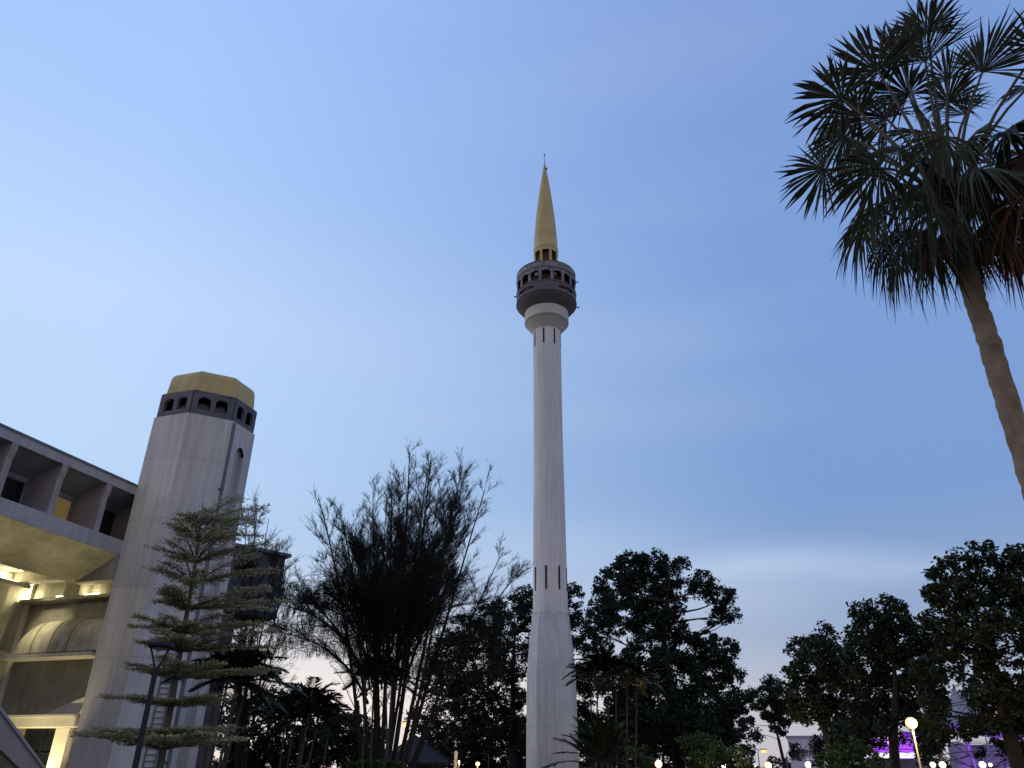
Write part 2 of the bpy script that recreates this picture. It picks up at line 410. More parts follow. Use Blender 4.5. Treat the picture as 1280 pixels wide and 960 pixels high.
b = LB(); b.bx(U0, U1, -12, .06, 13.2, 13.27); b.add([(U0, -.06, 13.27), (U1, -.06, 13.27), (U1, 5, 14.2), (U0, 5, 14.2), (U0, 12, 14.2), (U1, 12, 14.2)], [(0, 1, 2, 3), (3, 2, 5, 4)])
b.build('roof', MATS['roof_metal'], bd)
b = LB(); b.bx(U0, U1, -.3, 0, 12.82, 13.197); b.build('fascia', MATS['facade_wall'], bd, bevel=.02)
b = LB(); b.add([(U0, .3, 12.83), (U1, .3, 12.83), (U1, 1.7, 12.35), (U0, 1.7, 12.35), (U0, 1.7, 13.19), (U1, 1.7, 13.19)], [(0, 1, 2, 3), (3, 2, 5, 4)])
b.build('eaves', MATS['facade_wall'], bd)
b = LB(); b.bx(U0, U1, -.35, 0, 10.06, 10.70); b.build('parapet_band', MATS['facade_wall'], bd, bevel=.025)
b = LB(); b.bx(U0, U1, -1.9, -1.7, 10.0, 13.19); b.bx(U0, U1, -1.7, -.35, 10.05, 10.35); b.build('upper_wall', MATS['facade_wall'], bd)
fins = [-1.45 - 2.38*k for k in range(11)] + [.9]
for k, fu in enumerate(fins):
    s = LB()
    pr = [(-.02, 12.84), (-.02, 12.6), (-.12, 12.2), (-.12, 10.72), (-.1, 10.705), (-1.7, 10.705), (-1.7, 12.84)]
    n = len(pr); t = .14
    s.add([(fu - t, -d, z) for d, z in pr] + [(fu + t, -d, z) for d, z in pr], [tuple(range(n)), tuple(range(2*n-1, n-1, -1))] + [(i, (i+1) % n, n+(i+1) % n, n+i) for i in range(n)])
    s.build('window_fin', MATS['fin_wall'], bd, bevel=.03)
for k in range(10):
    uc = fins[k] - 2.38/2
    if k == 0: lit = True
    else: lit = False
    s = LB(); s.bx(uc - .95, uc + .95, -1.7, -1.62, 10.8, 12.15)
    o = s.build('window', MATS['grey_metal'], bd)
    s = LB(); s.bx(uc - .87, uc - .03, -1.63, -1.60, 10.88, 12.07); s.bx(uc + .03, uc + .87, -1.63, -1.60, 10.88, 12.07)
    s.build('pane', MATS['lit_pane'] if lit else MATS['dark_glass'], o)
s = LB(); s.bx(-1.2, .7, -1.69, -1.62, 10.4, 12.3); s.build('doorway', MATS['dark_inside'], bd)
# curved soffit under the band
sof = [(0, 10.06), (-.35, 9.83), (-.8, 9.575), (-1.35, 9.29), (-1.8, 9.07), (-2.1, 8.94), (-2.14, 8.95), (-2.14, 9.6)]
s = LB(); V = []
for d, z in sof: V += [(U0, -d, z), (-.15, -d, z)]
s.add(V, [(2*i, 2*i+1, 2*i+3, 2*i+2) for i in range(len(sof)-1)])
s.build('soffit', MATS['porch_wall'], bd, smooth=True)
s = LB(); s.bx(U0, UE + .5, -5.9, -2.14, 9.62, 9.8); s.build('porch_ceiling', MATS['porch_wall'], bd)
# end wall that closes the porch beside the tower, with hood, cornice, sill and doorway
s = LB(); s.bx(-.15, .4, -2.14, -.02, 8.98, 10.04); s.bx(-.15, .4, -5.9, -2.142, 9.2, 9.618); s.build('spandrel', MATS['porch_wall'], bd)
s = LB(); s.bx(UE, UE + .5, -5.9, -.9, 3.3, 9.6); s.bx(UE, UE + .5, -5.9, -3.95, 0, 3.3); s.bx(UE, UE + .5, -1.75, -.9, 0, 3.3)
s.build('end_wall', MATS['porch_wall'], bd)
s = LB(); s.bx(.45, UE, -5.6, -.5, 8.42, 8.56); s.bx(.4, UE, -3.1, -2.2, 8.56, 9.18); s.build('cornice', MATS['porch_wall'], bd, bevel=.02)
hp = [(0, 7.62), (.22, 7.58), (.45, 7.46), (.64, 7.25), (.78, 6.95), (.86, 6.55), (.88, 6.15)]
s = LB(); V = []
hd0, hd1 = -5.25, -.12
nseg = 28
for i in range(nseg + 1):
    q = i / nseg; d = hd0 + (hd1 - hd0)*q
    sc_ = math.sin(math.acos(max(0, 1 - q/.30))) if q < .30 else 1.0      # the far end closes like a shell
    sc_ = max(sc_, .03)
    for o_, z in hp: V.append((UE - o_*(.25 + .75*sc_), -d, 6.12 + (z - 6.12)*sc_))
k = len(hp)
s.add(V, [(i*k+j, i*k+j+1, (i+1)*k+j+1, (i+1)*k+j) for i in range(nseg) for j in range(k-1)])
hood = s.build('hood', MATS['stained_hood'], bd, smooth=True)
s = LB()
for d in (-3.75, -2.75, -1.8):                                            # ribs
    V = []
    for o_, z in hp: V += [(UE - .006 - o_, -d - .018, z + .006), (UE - .006 - o_, -d + .018, z + .006), (UE - .02 - o_, -d, z + .014)]
    s.add(V, [(3*i, 3*i+3, 3*i+5, 3*i+2) for i in range(k-1)] + [(3*i+1, 3*i+2, 3*i+5, 3*i+4) for i in range(k-1)])
s.build('hood_rib', MATS['brown_inside'], hood)
s = LB(); s.bx(.06, UE, -5.4, -.3, 5.94, 6.11); s.build('hood_ledge', MATS['facade_wall'], bd, bevel=.015)
s = LB(); s.bx(.3, UE, -5.5, -.5, 3.26, 3.62); s.bx(.2, UE, -5.5, -.5, 3.62, 3.74); s.build('door_beam', MATS['collar_paint'], bd, bevel=.02)
s = LB(); V = [(.35, 2.3, 3.74), (.35, .3, 3.74), (.35, .3, 4.4), (UE - .003, 2.3, 3.74), (UE - .003, .3, 3.74), (UE - .003, .3, 4.4)]
s.add(V, [(0, 1, 2), (5, 4, 3), (0, 3, 4, 1), (1, 4, 5, 2), (0, 2, 5, 3)]); s.build('lit_wedge', MATS['collar_paint'], bd)  # slab shaped to stand for the wedge of lamplit wall
s = LB(); s.bx(.62, UE - .003, -1.72, -1.0, 0, 3.255); s.build('door_post', MATS['collar_paint'], bd, bevel=.02)
s = LB(); s.bx(UE + .2, UE + .27, -3.95, -1.75, 0, 3.3); s.build('glass_door', MATS['dark_glass'], bd)
s = LB(); s.bx(UE + .13, UE + .19, -2.85, -2.79, 0, 3.25); s.bx(UE + .13, UE + .19, -3.9, -1.8, 2.3, 2.36); s.build('door_frame', MATS['black_metal'], bd)
s = LB(); s.bx(.78, UE - .003, -5.78, -5.5, 0, 9.6); s.build('corner_pier', MATS['collar_paint'], bd, bevel=.02)
# inner wall parallel to the facade, with tall arches
s = LB(); WL = 27.0
ops = [(WL - .75 - 3.6 - 5.0*k, WL - .75 - 5.0*k, 0.0, 5.6, 7.75) for k in range(5)]
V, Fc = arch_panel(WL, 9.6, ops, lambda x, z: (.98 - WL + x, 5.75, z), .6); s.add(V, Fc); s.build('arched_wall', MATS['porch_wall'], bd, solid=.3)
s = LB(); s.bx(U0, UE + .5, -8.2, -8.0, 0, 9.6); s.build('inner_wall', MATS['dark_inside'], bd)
s = LB(); s.bx(U0, .42, -5.6, -5.1, 9.0, 9.16); s.build('light_cornice', MATS['porch_wall'], bd)
# lower wing seen past the tower
wg = at(290, 683, 46); s = MB()
dirv = np.array([math.sin(R_(47)), math.cos(R_(47)), 0]); dn = np.array([-dirv[1], dirv[0], 0])
a0 = wg + np.array([0, 0, 0]); a1 = wg + dirv*3.4; zt = wg[2]
P4 = [a0, a1, a1 + dn*5, a0 + dn*5]
wo_ = thing('annex_wing', 'dark concrete upper box of a wing behind the layered tree', 'building', (wg[0], wg[1], 0))
s.prism([(p[0], p[1]) for p in P4], zt - 3.6, zt); s.prism([(p[0], p[1]) for p in [a0 + dirv*.1 + dn*.3, a0 + dirv*1.1 + dn*.3, a0 + dirv*1.1 + dn*4, a0 + dirv*.1 + dn*4]], 0, zt - 3.6)
s.build('wall', MATS['ring_grey'], wo_, world=True)
s = MB(); q0 = a0 + dirv*.35 - dn*.02; q1 = a0 + dirv*1.5 - dn*.02
s.prism([(q0[0], q0[1]), (q1[0], q1[1]), (q1[0] + dn[0]*.05, q1[1] + dn[1]*.05), (q0[0] + dn[0]*.05, q0[1] + dn[1]*.05)], zt - 1.6, zt - .6)
s.build('window', MATS['dark_glass'], wo_, world=True)
s = MB(); e = .25; s.prism([(p[0], p[1]) for p in [a0 - dirv*e - dn*e, a1 + dirv*e - dn*e, a1 + dirv*e + dn*5.2, a0 - dirv*e + dn*5.2]], zt, zt + .18); s.build('roof', MATS['roof_metal'], wo_, world=True)

# porch lights: a tube in the corner, strips on the cornices
def strip(u0, u1, d, z, label, energy, tgt, along='u', L_=None):
    t = thing('strip_light', label, 'light', loc((u0+u1)/2, d, z), RZ, 'warm strip lights of the porch')
    s = MB(); ln = abs(u1 - u0)
    if along == 'u': s.box((-ln/2, -.04, -.03), (ln/2, .04, .03))
    else: s.box((-.04, -ln/2, -.03), (.04, ln/2, .03))
    s.build('diffuser', MATS['lit_tube'], t)
    s = MB()
    if along == 'u': s.box((-ln/2 - .03, -.07, -.07), (ln/2 + .03, .07, -.034))
    else: s.box((-.07, -ln/2 - .03, -.07), (.07, ln/2 + .03, -.034))
    s.build('tray', MATS['grey_metal'], t)
    return t
WARM = (1, .86, .46)
t = strip(-5.4, .2, -5.35, 9.2, 'long warm strip light on the ledge above the arched porch wall', 0, None)
for k in range(4): lamp('POINT', (-2 + k*1.3, 0.05, .12), 30, WARM, .08, t)
t = strip(-14, -6.4, -5.35, 9.2, 'far strip light on the same porch ledge, left of the photo', 0, None)
for k in range(3): lamp('POINT', (-2 + k*2, .05, .12), 16, WARM, .08, t)
t = thing('strip_light', 'short strip light on the cornice beside the stair tower', 'light', loc(.75, -2.6, 8.64), RZ, 'warm strip lights of the porch')
s = MB(); s.box((-.04, -1.2, -.03), (.04, 1.2, .03)); s.build('diffuser', MATS['lit_tube'], t); s = MB(); s.box((-.06, -1.23, -.07), (.06, 1.23, -.034)); s.build('tray', MATS['grey_metal'], t)
for y in (-.7, .7): lamp('POINT', (-.06, y, .2), 9, WARM, .1, t)
t = thing('tube_light', 'bright upright tube light at the top of the porch corner', 'light', loc(.70, -5.45, 8.75), RZ)
s = MB(); s.tube([(0, 0, 0), (0, 0, .7)], .05, 10); s.build('diffuser', MATS['lit_tube'], t); s = MB(); s.box((.05, -.05, -.05), (.09, .05, .75)); s.build('bracket', MATS['grey_metal'], t)
lamp('POINT', (-.06, -.06, .0), 40, (1, .88, .5), .06, t)
t = thing('unseen_flood_light', 'unseen ground floodlight added to wash the curved soffit with yellow', 'light', loc(-6.6, .2, .35), RZ)  # out-of-view lamp added for the yellow wash on the soffit
s = MB(); s.box((-.2, -.12, -.1), (.2, .12, .12)); s.tube([(0, 0, -.35), (0, 0, -.1)], .03, 8); s.build('housing', MATS['black_metal'], t)
s = MB(); s.box((-.17, -.09, .122), (.17, .09, .13)); s.build('lens', MATS['lit_tube'], t)
lamp('SPOT', (0, 0, .2), 1700, (1, .83, .42), .1, t, target=None, spot=48, blend=1.0).rotation_euler = (R_(180 + 2), R_(14), 0)
t = thing('unseen_flood_light', 'unseen low floodlight added to brighten the beam and post of the dark doorway', 'light', loc(-.9, -1.9, .3), RZ)  # unseen lamp put in to brighten the door beam and post
s = MB(); s.box((-.15, -.12, -.1), (.15, .12, .12)); s.tube([(0, 0, -.3), (0, 0, -.1)], .03, 8); s.build('housing', MATS['black_metal'], t)
s = MB(); s.box((-.12, -.09, .122), (.12, .09, .13)); s.build('lens', MATS['lit_tube'], t)
lamp('SPOT', (0, 0, .2), 900, (1, .84, .42), .08, t, spot=84, blend=.6).rotation_euler = (R_(180), R_(24), 0)
t = thing('added_downlight', 'added downlight hidden under the porch ceiling to brighten the barrel hood', 'light', loc(-1.3, -3.9, 9.36), RZ)  # extra lamp hidden behind the soffit lip, added to light the hood
s = MB(); s.tube([(0, 0, 0), (0, 0, .22)], .1, 12); s.tube([(0, 0, .2), (0, 0, .258)], .02, 6); s.build('housing', MATS['black_metal'], t); s = MB(); s.tube([(0, 0, -.02), (0, 0, -.004)], .085, 12); s.build('diffuser', MATS['lit_tube'], t)
lamp('SPOT', (0, 0, -.05), 420, (1, .88, .55), .08, t, spot=60, blend=.9).rotation_euler = (0, R_(-42), 0)

# stair balustrade in the lower left corner
A = hit(0, 884, NA, 1.6); B = hit(58, 962, NA, 1.6)
sl_ = (B[2] - A[2]) / (B[0] - A[0]); ue = B[0] + (0.3 - B[2]) / sl_; us = A[0] - 4
st = thing('stair_balustrade', 'sloping lilac grey concrete balustrade in the lower left corner', 'balustrade', V0, RZ)
s = LB(); zf = lambda u: A[2] + sl_*(u - A[0])
def slope(s, d0, d1, o0, o1):
    V = []
    for d in (d0, d1): V += [(us, -d, max(zf(us) + o0, 0)), (ue, -d, max(zf(ue) + o0, 0)), (ue, -d, zf(ue) + o1), (us, -d, zf(us) + o1)]
    s.add(V, [(0, 1, 2, 3), (7, 6, 5, 4), (0, 4, 5, 1), (1, 5, 6, 2), (2, 6, 7, 3), (3, 7, 4, 0)])
slope(s, 1.35, 1.6, -1.6, -.12); s.build('panel', MATS['fin_wall'], st)
s = LB(); slope(s, 1.28, 1.68, -.12, 0); s.build('coping', MATS['facade_wall'], st, bevel=.02)

# the stair tower
tw = thing('stair_tower', 'pale octagonal stair tower with grey arched ring and low gold cap', 'tower', V0, RZ)
def pxx(u, d, z):
    c = ROT.T @ (loc(u, d, z) - EYE); return 640 + F*c[0]/-c[2]
def solve(fn, target, lo, hi):
    for _ in range(50):
        m = (lo + hi)/2
        if fn(m) < target: lo = m
        else: hi = m
    return lo
TA = solve(lambda a: pxx(0, a, 16.5), 234.6, .5, 5)
TC = solve(lambda c: pxx(c/math.sqrt(2), TA + c/math.sqrt(2), 16.5), 290.5, .5, 5)
cc = TC/math.sqrt(2)
TS = solve(lambda q: pxx(cc + q, TA + cc, 16.5), 318, .3, 5)
print('tower faces', TA, TC, TS)
def octo(ins, z=None):
    """plan of the tower inset by ins, local x = u, local y = -d"""
    P = [(0, 0), (0, TA), (cc, TA + cc), (cc + TS, TA + cc), (2*cc + TS, TA), (2*cc + TS, 0), (cc + TS, -cc), (cc, -cc)]
    c = (cc + TS/2, TA/2); out = []
    for u, d in P:
        vx, vy = u - c[0], d - c[1]; l = math.hypot(vx, vy); k = (l - ins*1.08)/l; out.append((c[0] + vx*k, -(c[1] + vy*k)))
    return out if z is None else [(x, y, z) for x, y in out]
TOP = 16.66
s = MB(); P0 = octo(0, 0); P1 = octo(0, TOP); V = P0 + P1
s.add(V, [(i, (i+1) % 8, 8+(i+1) % 8, 8+i) for i in range(8) if i != 2] + [tuple(range(8, 16))])
body = s.build('shaft', MATS['white_wall'], tw)
pa, pb = np.array(P0[2][:2]), np.array(P0[3][:2]); tl = np.linalg.norm(pb - pa); dv = (pb - pa)/tl; nv = np.array([0, -1.0])
s = MB(); V, Fc = arch_panel(tl, TOP, [(tl*.34, tl*.70, 1.5, 15.25, 15.62)], lambda x, z: (*(pa + dv*x + nv*.0), z), .5); s.add(V, Fc)
for xx, z0, z1 in ((tl*.34, 1.5, 15.25), (tl*.70, 1.5, 15.25)):
    q = pa + dv*xx; s.add([(*q, z0), (*(q - nv*.22), z0), (*(q - nv*.22), z1), (*q, z1)], [(0, 1, 2, 3)])
s.build('niche_wall', MATS['white_wall'], tw)
s = MB(); q0 = pa + dv*tl*.3 - nv*.22; q1 = pa + dv*tl*.74 - nv*.22; s.add([(*q0, 1.3), (*q1, 1.3), (*q1, 15.9), (*q0, 15.9)], [(0, 1, 2, 3)]); s.build('niche_back', MATS['facade_wall'], tw)
RZ0, RZ1 = TOP - .02, TOP + 1.22
ringo = octo(.16)
for i in range(8):
    qa, qb = np.array(ringo[i]), np.array(ringo[(i+1) % 8]); wl = np.linalg.norm(qb - qa); dv = (qb - qa)/wl
    if i in (4, 5, 6) : ops = []
    ow = wl*.30
    ops = [(wl*.29 - ow/2, wl*.29 + ow/2, .32, .86, 1.0), (wl*.71 - ow/2, wl*.71 + ow/2, .32, .86, 1.0)]
    s = MB(); s.add(*arch_panel(wl, RZ1 - RZ0, ops, lambda x, z: (*(qa + dv*x), RZ0 + z), .3)); s.build('arched_ring', MATS['ring_grey'], tw, solid=.16)
s = MB(); s.loft([octo(.55, RZ0), octo(.55, RZ1 - .05)]); s.build('ring_core', MATS['dark_glass'], tw)
s = MB(); s.loft([octo(.1, RZ1), octo(.1, RZ1 + .05)]); s.build('ring_cap', MATS['ring_grey'], tw)
s = MB(); s.loft([octo(.26, RZ1 + .05), octo(.34, RZ1 + .95), octo(.40, RZ1 + 1.15), octo(.52, RZ1 + 1.28), octo(.75, RZ1 + 1.34), octo(2.0, RZ1 + 1.36)])
s.build('gold_cap', MATS['gold_paint'], tw)
qp = np.array(octo(-.07)[2]) + np.array([.12, .0])
s = MB(); s.tube([(qp[0], qp[1], .2), (qp[0], qp[1], TOP - .1)], .06, 10)
for z in (2, 5, 8, 11, 13.2): s.box((qp[0] - .16, qp[1] - .02, z), (qp[0] + .1, qp[1] + .1, z + .08))
s.build('drainpipe', MATS['pipe_blue'], tw, smooth=True)
s = MB(); m0 = np.array(octo(-.06)[1])*.30 + np.array(octo(-.06)[2])*.70; ddv = nrm(np.array(octo(0)[2]) - np.array(octo(0)[1]))
for sgn in (-.2, .2):
    q = m0 + ddv*sgn; s.tube([(*q, .1), (*q, 6.2)], .03, 6)
for z in np.arange(.3, 6.1, .22): s.tube([(*(m0 - ddv*.2), z), (*(m0 + ddv*.2), z)], .02, 5)
s.build('cable_ladder', MATS['pipe_blue'], tw)

# ================================================================ TREES
def limb(mb, p0, p1, r0, r1, sag=.0, k=6, wob=.05):
    p0, p1 = np.asarray(p0), np.asarray(p1); Ln = np.linalg.norm(p1 - p0); P = []
    off = rng.normal(size=3)*wob*Ln
    for i in range(k + 1):
        t = i/k; P.append(p0 + (p1 - p0)*t + off*math.sin(math.pi*t) + np.array([0, 0, sag*Ln*math.sin(math.pi*t)]))
    mb.tube(P, [r0 + (r1 - r0)*i/k for i in range(k+1)], 6, caps=False); return P

def leaf_clumps(lobes3, leaf, per_clump, clump_r, fill, flat=1.0):
    C = []
    for c, R in lobes3:
        R = R*1.12; n = max(4, int(fill*1.9*(R/clump_r)**2.3))
        u = unit(n)*(rng.uniform(.25, 1, n)**.45)[:, None]*R; u[:, 2] *= .95
        cc_ = c + u
        for q in cc_:
            rr = clump_r*rng.uniform(.55, 1.15); m = int(per_clump*rng.uniform(.6, 1.3))
            v = unit(m)*(rng.uniform(0, 1, m)**.4)[:, None]*rr; v[:, 2] *= .78*flat
            C.append(q + v)
    C = np.concatenate(C); n = len(C)
    A = unit(n); A[:, 2] *= .8; A /= np.linalg.norm(A, axis=1)[:, None]
    s_ = leaf*rng.uniform(.6, 1.3, n)
    return C, A*s_[:, None], perp(A)*(s_*.5)[:, None]

def broad_tree(label, D, lobes, trunk_x, group, m='leaf_dark', leaf=.2, per=38, cr=.62, fill=3.0, depth=.30, fork=.35, name='broadleaf_tree', tr=.35, cat='tree', limbs=True):
    base = ground_at(trunk_x, 950, D)
    t = thing(name, label, cat, base, group=group)
    xs = [l[0] for l in lobes]; wd = (max(xs) - min(xs))*scale_at(at(np.mean(xs), 850, D))
    L3 = []
    for x, y, r in lobes:
        off = float(np.clip(rng.normal()*.5, -1, 1))*wd*depth
        dd = max(D + off, 8); p = at(x, y, dd); L3.append((p, r*scale_at(p)))
    C, A, B = leaf_clumps(L3, leaf, per, cr, fill)
    keep = C[:, 2] > .3; quads('crown', C[keep], A[keep], B[keep], MATS[m], t)
    mb = MB(); top = max(p[2] for p, _ in L3); cx = np.mean([p for p, _ in L3], 0)
    f = np.array([base[0]*.6 + cx[0]*.4, base[1]*.6 + cx[1]*.4, max(1.2, fork*top)])
    mb.tube([base - np.array([0, 0, .2]), base*.65 + f*.35, f], [tr*1.3, tr, tr*.85], 9)
    spine_top = np.array([cx[0], cx[1], top*.8]); P = limb(mb, f, spine_top, tr*.8, tr*.2, k=8, wob=.04)
    if limbs:
        for p, R in L3:
            cand = [q for q in P if q[2] < p[2] - .1] or [P[0]]
            q = min(cand, key=lambda q: np.linalg.norm((q - p)*np.array([1, 1, 1.0])) + .2*q[2])
            Q = limb(mb, q, p, tr*.2, tr*.05, sag=-.03, wob=.2)
            for _ in range(4): limb(mb, Q[rng.integers(3, 6)], p + unit(1)[0]*R*.85, tr*.09, .015, k=4, wob=.1)
    mb.build('trunk', MATS['bark_dark'], t, world=True, smooth=True)
    return t

G_T = 'dark broadleaf trees of the park'
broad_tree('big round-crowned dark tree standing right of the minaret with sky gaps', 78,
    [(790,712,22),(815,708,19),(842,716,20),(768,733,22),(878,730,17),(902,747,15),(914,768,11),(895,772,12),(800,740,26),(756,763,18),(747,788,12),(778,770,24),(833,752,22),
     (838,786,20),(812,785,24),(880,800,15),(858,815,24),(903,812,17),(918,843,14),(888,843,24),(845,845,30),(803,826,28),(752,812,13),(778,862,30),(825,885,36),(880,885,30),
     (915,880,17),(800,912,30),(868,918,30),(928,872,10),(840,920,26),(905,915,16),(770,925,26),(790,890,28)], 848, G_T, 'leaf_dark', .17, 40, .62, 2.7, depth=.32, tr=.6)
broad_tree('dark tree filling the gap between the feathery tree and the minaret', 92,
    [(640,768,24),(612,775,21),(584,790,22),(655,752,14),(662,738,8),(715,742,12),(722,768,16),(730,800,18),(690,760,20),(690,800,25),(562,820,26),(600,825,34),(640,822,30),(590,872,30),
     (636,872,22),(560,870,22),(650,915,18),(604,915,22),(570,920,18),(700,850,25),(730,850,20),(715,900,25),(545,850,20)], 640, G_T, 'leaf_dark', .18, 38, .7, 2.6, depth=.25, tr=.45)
broad_tree('small lone far tree with thin trunk between the two big dark masses', 112,
    [(965,857,11),(955,868,11),(976,870,12),(966,886,14),(946,880,8),(985,893,12),(974,908,11),(941,866,6),(935,905,9),(945,918,8),(960,900,8)], 983, G_T, 'leaf_mid', .2, 34, .6, 2.5, tr=.22, fork=.5)
broad_tree('bushy dark tree at the left end of the right-hand tree line', 66,
    [(1004,813,15),(1030,798,15),(1020,828,22),(996,840,13),(1050,822,20),(1002,864,18),(1036,862,26),(1012,888,20),(1050,898,24),(1048,928,12),(1000,890,12),(1062,850,18)], 1040, G_T, 'leaf_mid', .17, 40, .6, 2.6, tr=.35)
broad_tree('dark tree of middle height above the lit street lamp', 60,
    [(1076,763,11),(1100,760,15),(1124,770,15),(1090,788,22),(1120,798,24),(1150,790,20),(1070,798,15),(1080,828,26),(1120,836,26),(1150,828,22),(1100,866,24),(1140,866,20),(1078,885,18),(1062,912,14),(1095,905,12),(1165,810,16),(1135,885,10),(1150,850,14),(1172,836,13),(1170,862,13),(1196,836,9),(1100,888,16),(1128,897,11),(1152,898,11),(1080,912,14),(1105,912,9)], 1110, G_T, 'leaf_mid', .16, 42, .55, 2.5, tr=.35)
broad_tree('tallest dark tree at the right edge behind the palm trunk', 52,
    [(1176,718,16),(1200,702,16),(1230,694,15),(1258,700,15),(1282,698,18),(1166,742,12),(1190,748,21),(1220,738,24),(1255,743,24),(1288,740,25),(1176,778,18),(1210,783,23),(1245,786,23),(1276,782,20),
     (1182,812,18),(1216,820,18),(1250,828,20),(1292,810,18),(1162,842,16),(1240,858,14),(1264,876,13),(1166,878,12),(1212,902,8),(1248,905,10),(1222,868,13),(1240,890,13),(1165,905,13),(1186,922,11),(1214,912,9),(1265,900,13),(1158,930,12),(1252,868,14),(1285,885,18),(1310,760,30),(1320,720,22),(1300,860,25)], 1272, G_T, 'leaf_mid', .15, 42, .5, 2.4, tr=.4)
G_S = 'dark undergrowth trees below the feathery tree'
broad_tree('low dark bushy tree behind the left palm stems', 62, [(300,886,16),(322,892,20),(343,880,16),(365,892,22),(283,915,20),(312,930,24),(350,925,24),(385,930,24),(300,955,20),(370,955,25)], 330, G_S, 'leaf_dark', .17, 38, .6, 2.6, tr=.2)
broad_tree('low dark bushy tree left of the pavilion roof', 66, [(400,900,20),(425,905,18),(448,912,16),(470,925,16),(410,930,22),(440,940,20),(468,945,18),(395,950,20)], 430, G_S, 'leaf_dark', .17, 38, .6, 2.6, tr=.2)
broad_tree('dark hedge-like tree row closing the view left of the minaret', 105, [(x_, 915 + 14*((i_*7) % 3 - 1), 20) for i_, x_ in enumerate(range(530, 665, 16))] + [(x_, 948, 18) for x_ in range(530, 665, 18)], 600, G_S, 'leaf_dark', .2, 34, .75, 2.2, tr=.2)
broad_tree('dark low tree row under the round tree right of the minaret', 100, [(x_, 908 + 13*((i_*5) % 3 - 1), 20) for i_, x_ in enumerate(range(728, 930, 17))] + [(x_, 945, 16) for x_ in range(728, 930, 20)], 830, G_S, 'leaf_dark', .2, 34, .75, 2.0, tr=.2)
broad_tree('dark low tree row below the right-hand trees', 82, [(x_, 925 + 8*((i_*5) % 3 - 1), 14) for i_, x_ in enumerate(range(1044, 1090, 14))], 1040, G_S, 'leaf_dark', .18, 34, .6, 2.0, tr=.15)
broad_tree('dark shrubby trees screening the violet tent and lilac wall', 72, [(1060,925,14),(1075,900,13),(1072,945,12),(1150,918,13),(1165,930,14),(1155,948,9),(1178,908,12),(1172,890,12),(1224,886,12),(1230,912,13),(1242,928,8),(1222,940,7),(1258,940,6),(1285,910,16),(1268,928,7),(1215,872,10),(1240,870,13),(1150,895,12),(1285,940,12),(996,938,8),(1018,930,7),(1030,940,9),(1098,932,6),(1126,922,6),(1205,918,6),(1176,872,10),(1160,872,10),(1208,850,8),(1228,852,12),(1262,858,12),(1288,855,14)], 1170, G_S, 'leaf_dark', .16, 36, .5, 2.4, tr=.16)
broad_tree('grey green shrubbery lit beside the yellow globe lamp', 70, [(865,935,14),(885,930,14),(875,950,14),(900,945,12),(790,940,12),(805,950,12),(925,948,12)], 880, None, 'leaf_hedge', .16, 30, .5, 2.2, tr=.12, name='shrub', cat='shrub')
broad_tree('dark bushes under the right-hand trees with green lit leaves', 58, [(1050,945,14),(1072,940,12),(1090,950,12),(1030,955,12)], 1060, None, 'leaf_hedge', .15, 30, .45, 2.2, tr=.1, name='shrub', cat='shrub')
# slim conifer far away
base = ground_at(440, 950, 150); t = thing('conifer_tree', 'slim far conifer tip rising over the dark undergrowth', 'tree', base)
hz = at(440, 876, 150)[2]; n = 2600; q = rng.uniform(0, 1, n); a = rng.uniform(0, 6.28, n); rr = (1-q)**.8*2.6*rng.uniform(.2, 1, n)
C = np.stack([base[0] + rr*np.cos(a), base[1] + rr*np.sin(a), 1 + q*(hz-1) - rr*.2], 1); A = np.stack([np.cos(a), np.sin(a), -.3 + 0*a], 1)*.35
quads('crown', C, A, perp(A/.36)*.14, MATS['leaf_mid'], t); s = MB(); s.tube([base, base + np.array([0, 0, hz*.95])], [.25, .03], 7); s.build('trunk', MATS['bark_dark'], t, world=True)

# far belt of trees along the horizon
Ls = []
for aa in np.arange(-58, 58, 1.15):
    D = 190 + rng.uniform(-15, 25); h = rng.uniform(2.5, 5.2)
    Ls.append((np.array([D*math.sin(R_(aa)), D*math.cos(R_(aa)), h*.5]), h*.85))
C, A, B = leaf_clumps(Ls, .38, 26, 1.3, 2.6); k = C[:, 2] > .1
struct(quads('far_woods', C[k], A[k], B[k], MATS['leaf_mid']), 'stuff')['label'] = 'far dark belt of trees along the horizon'

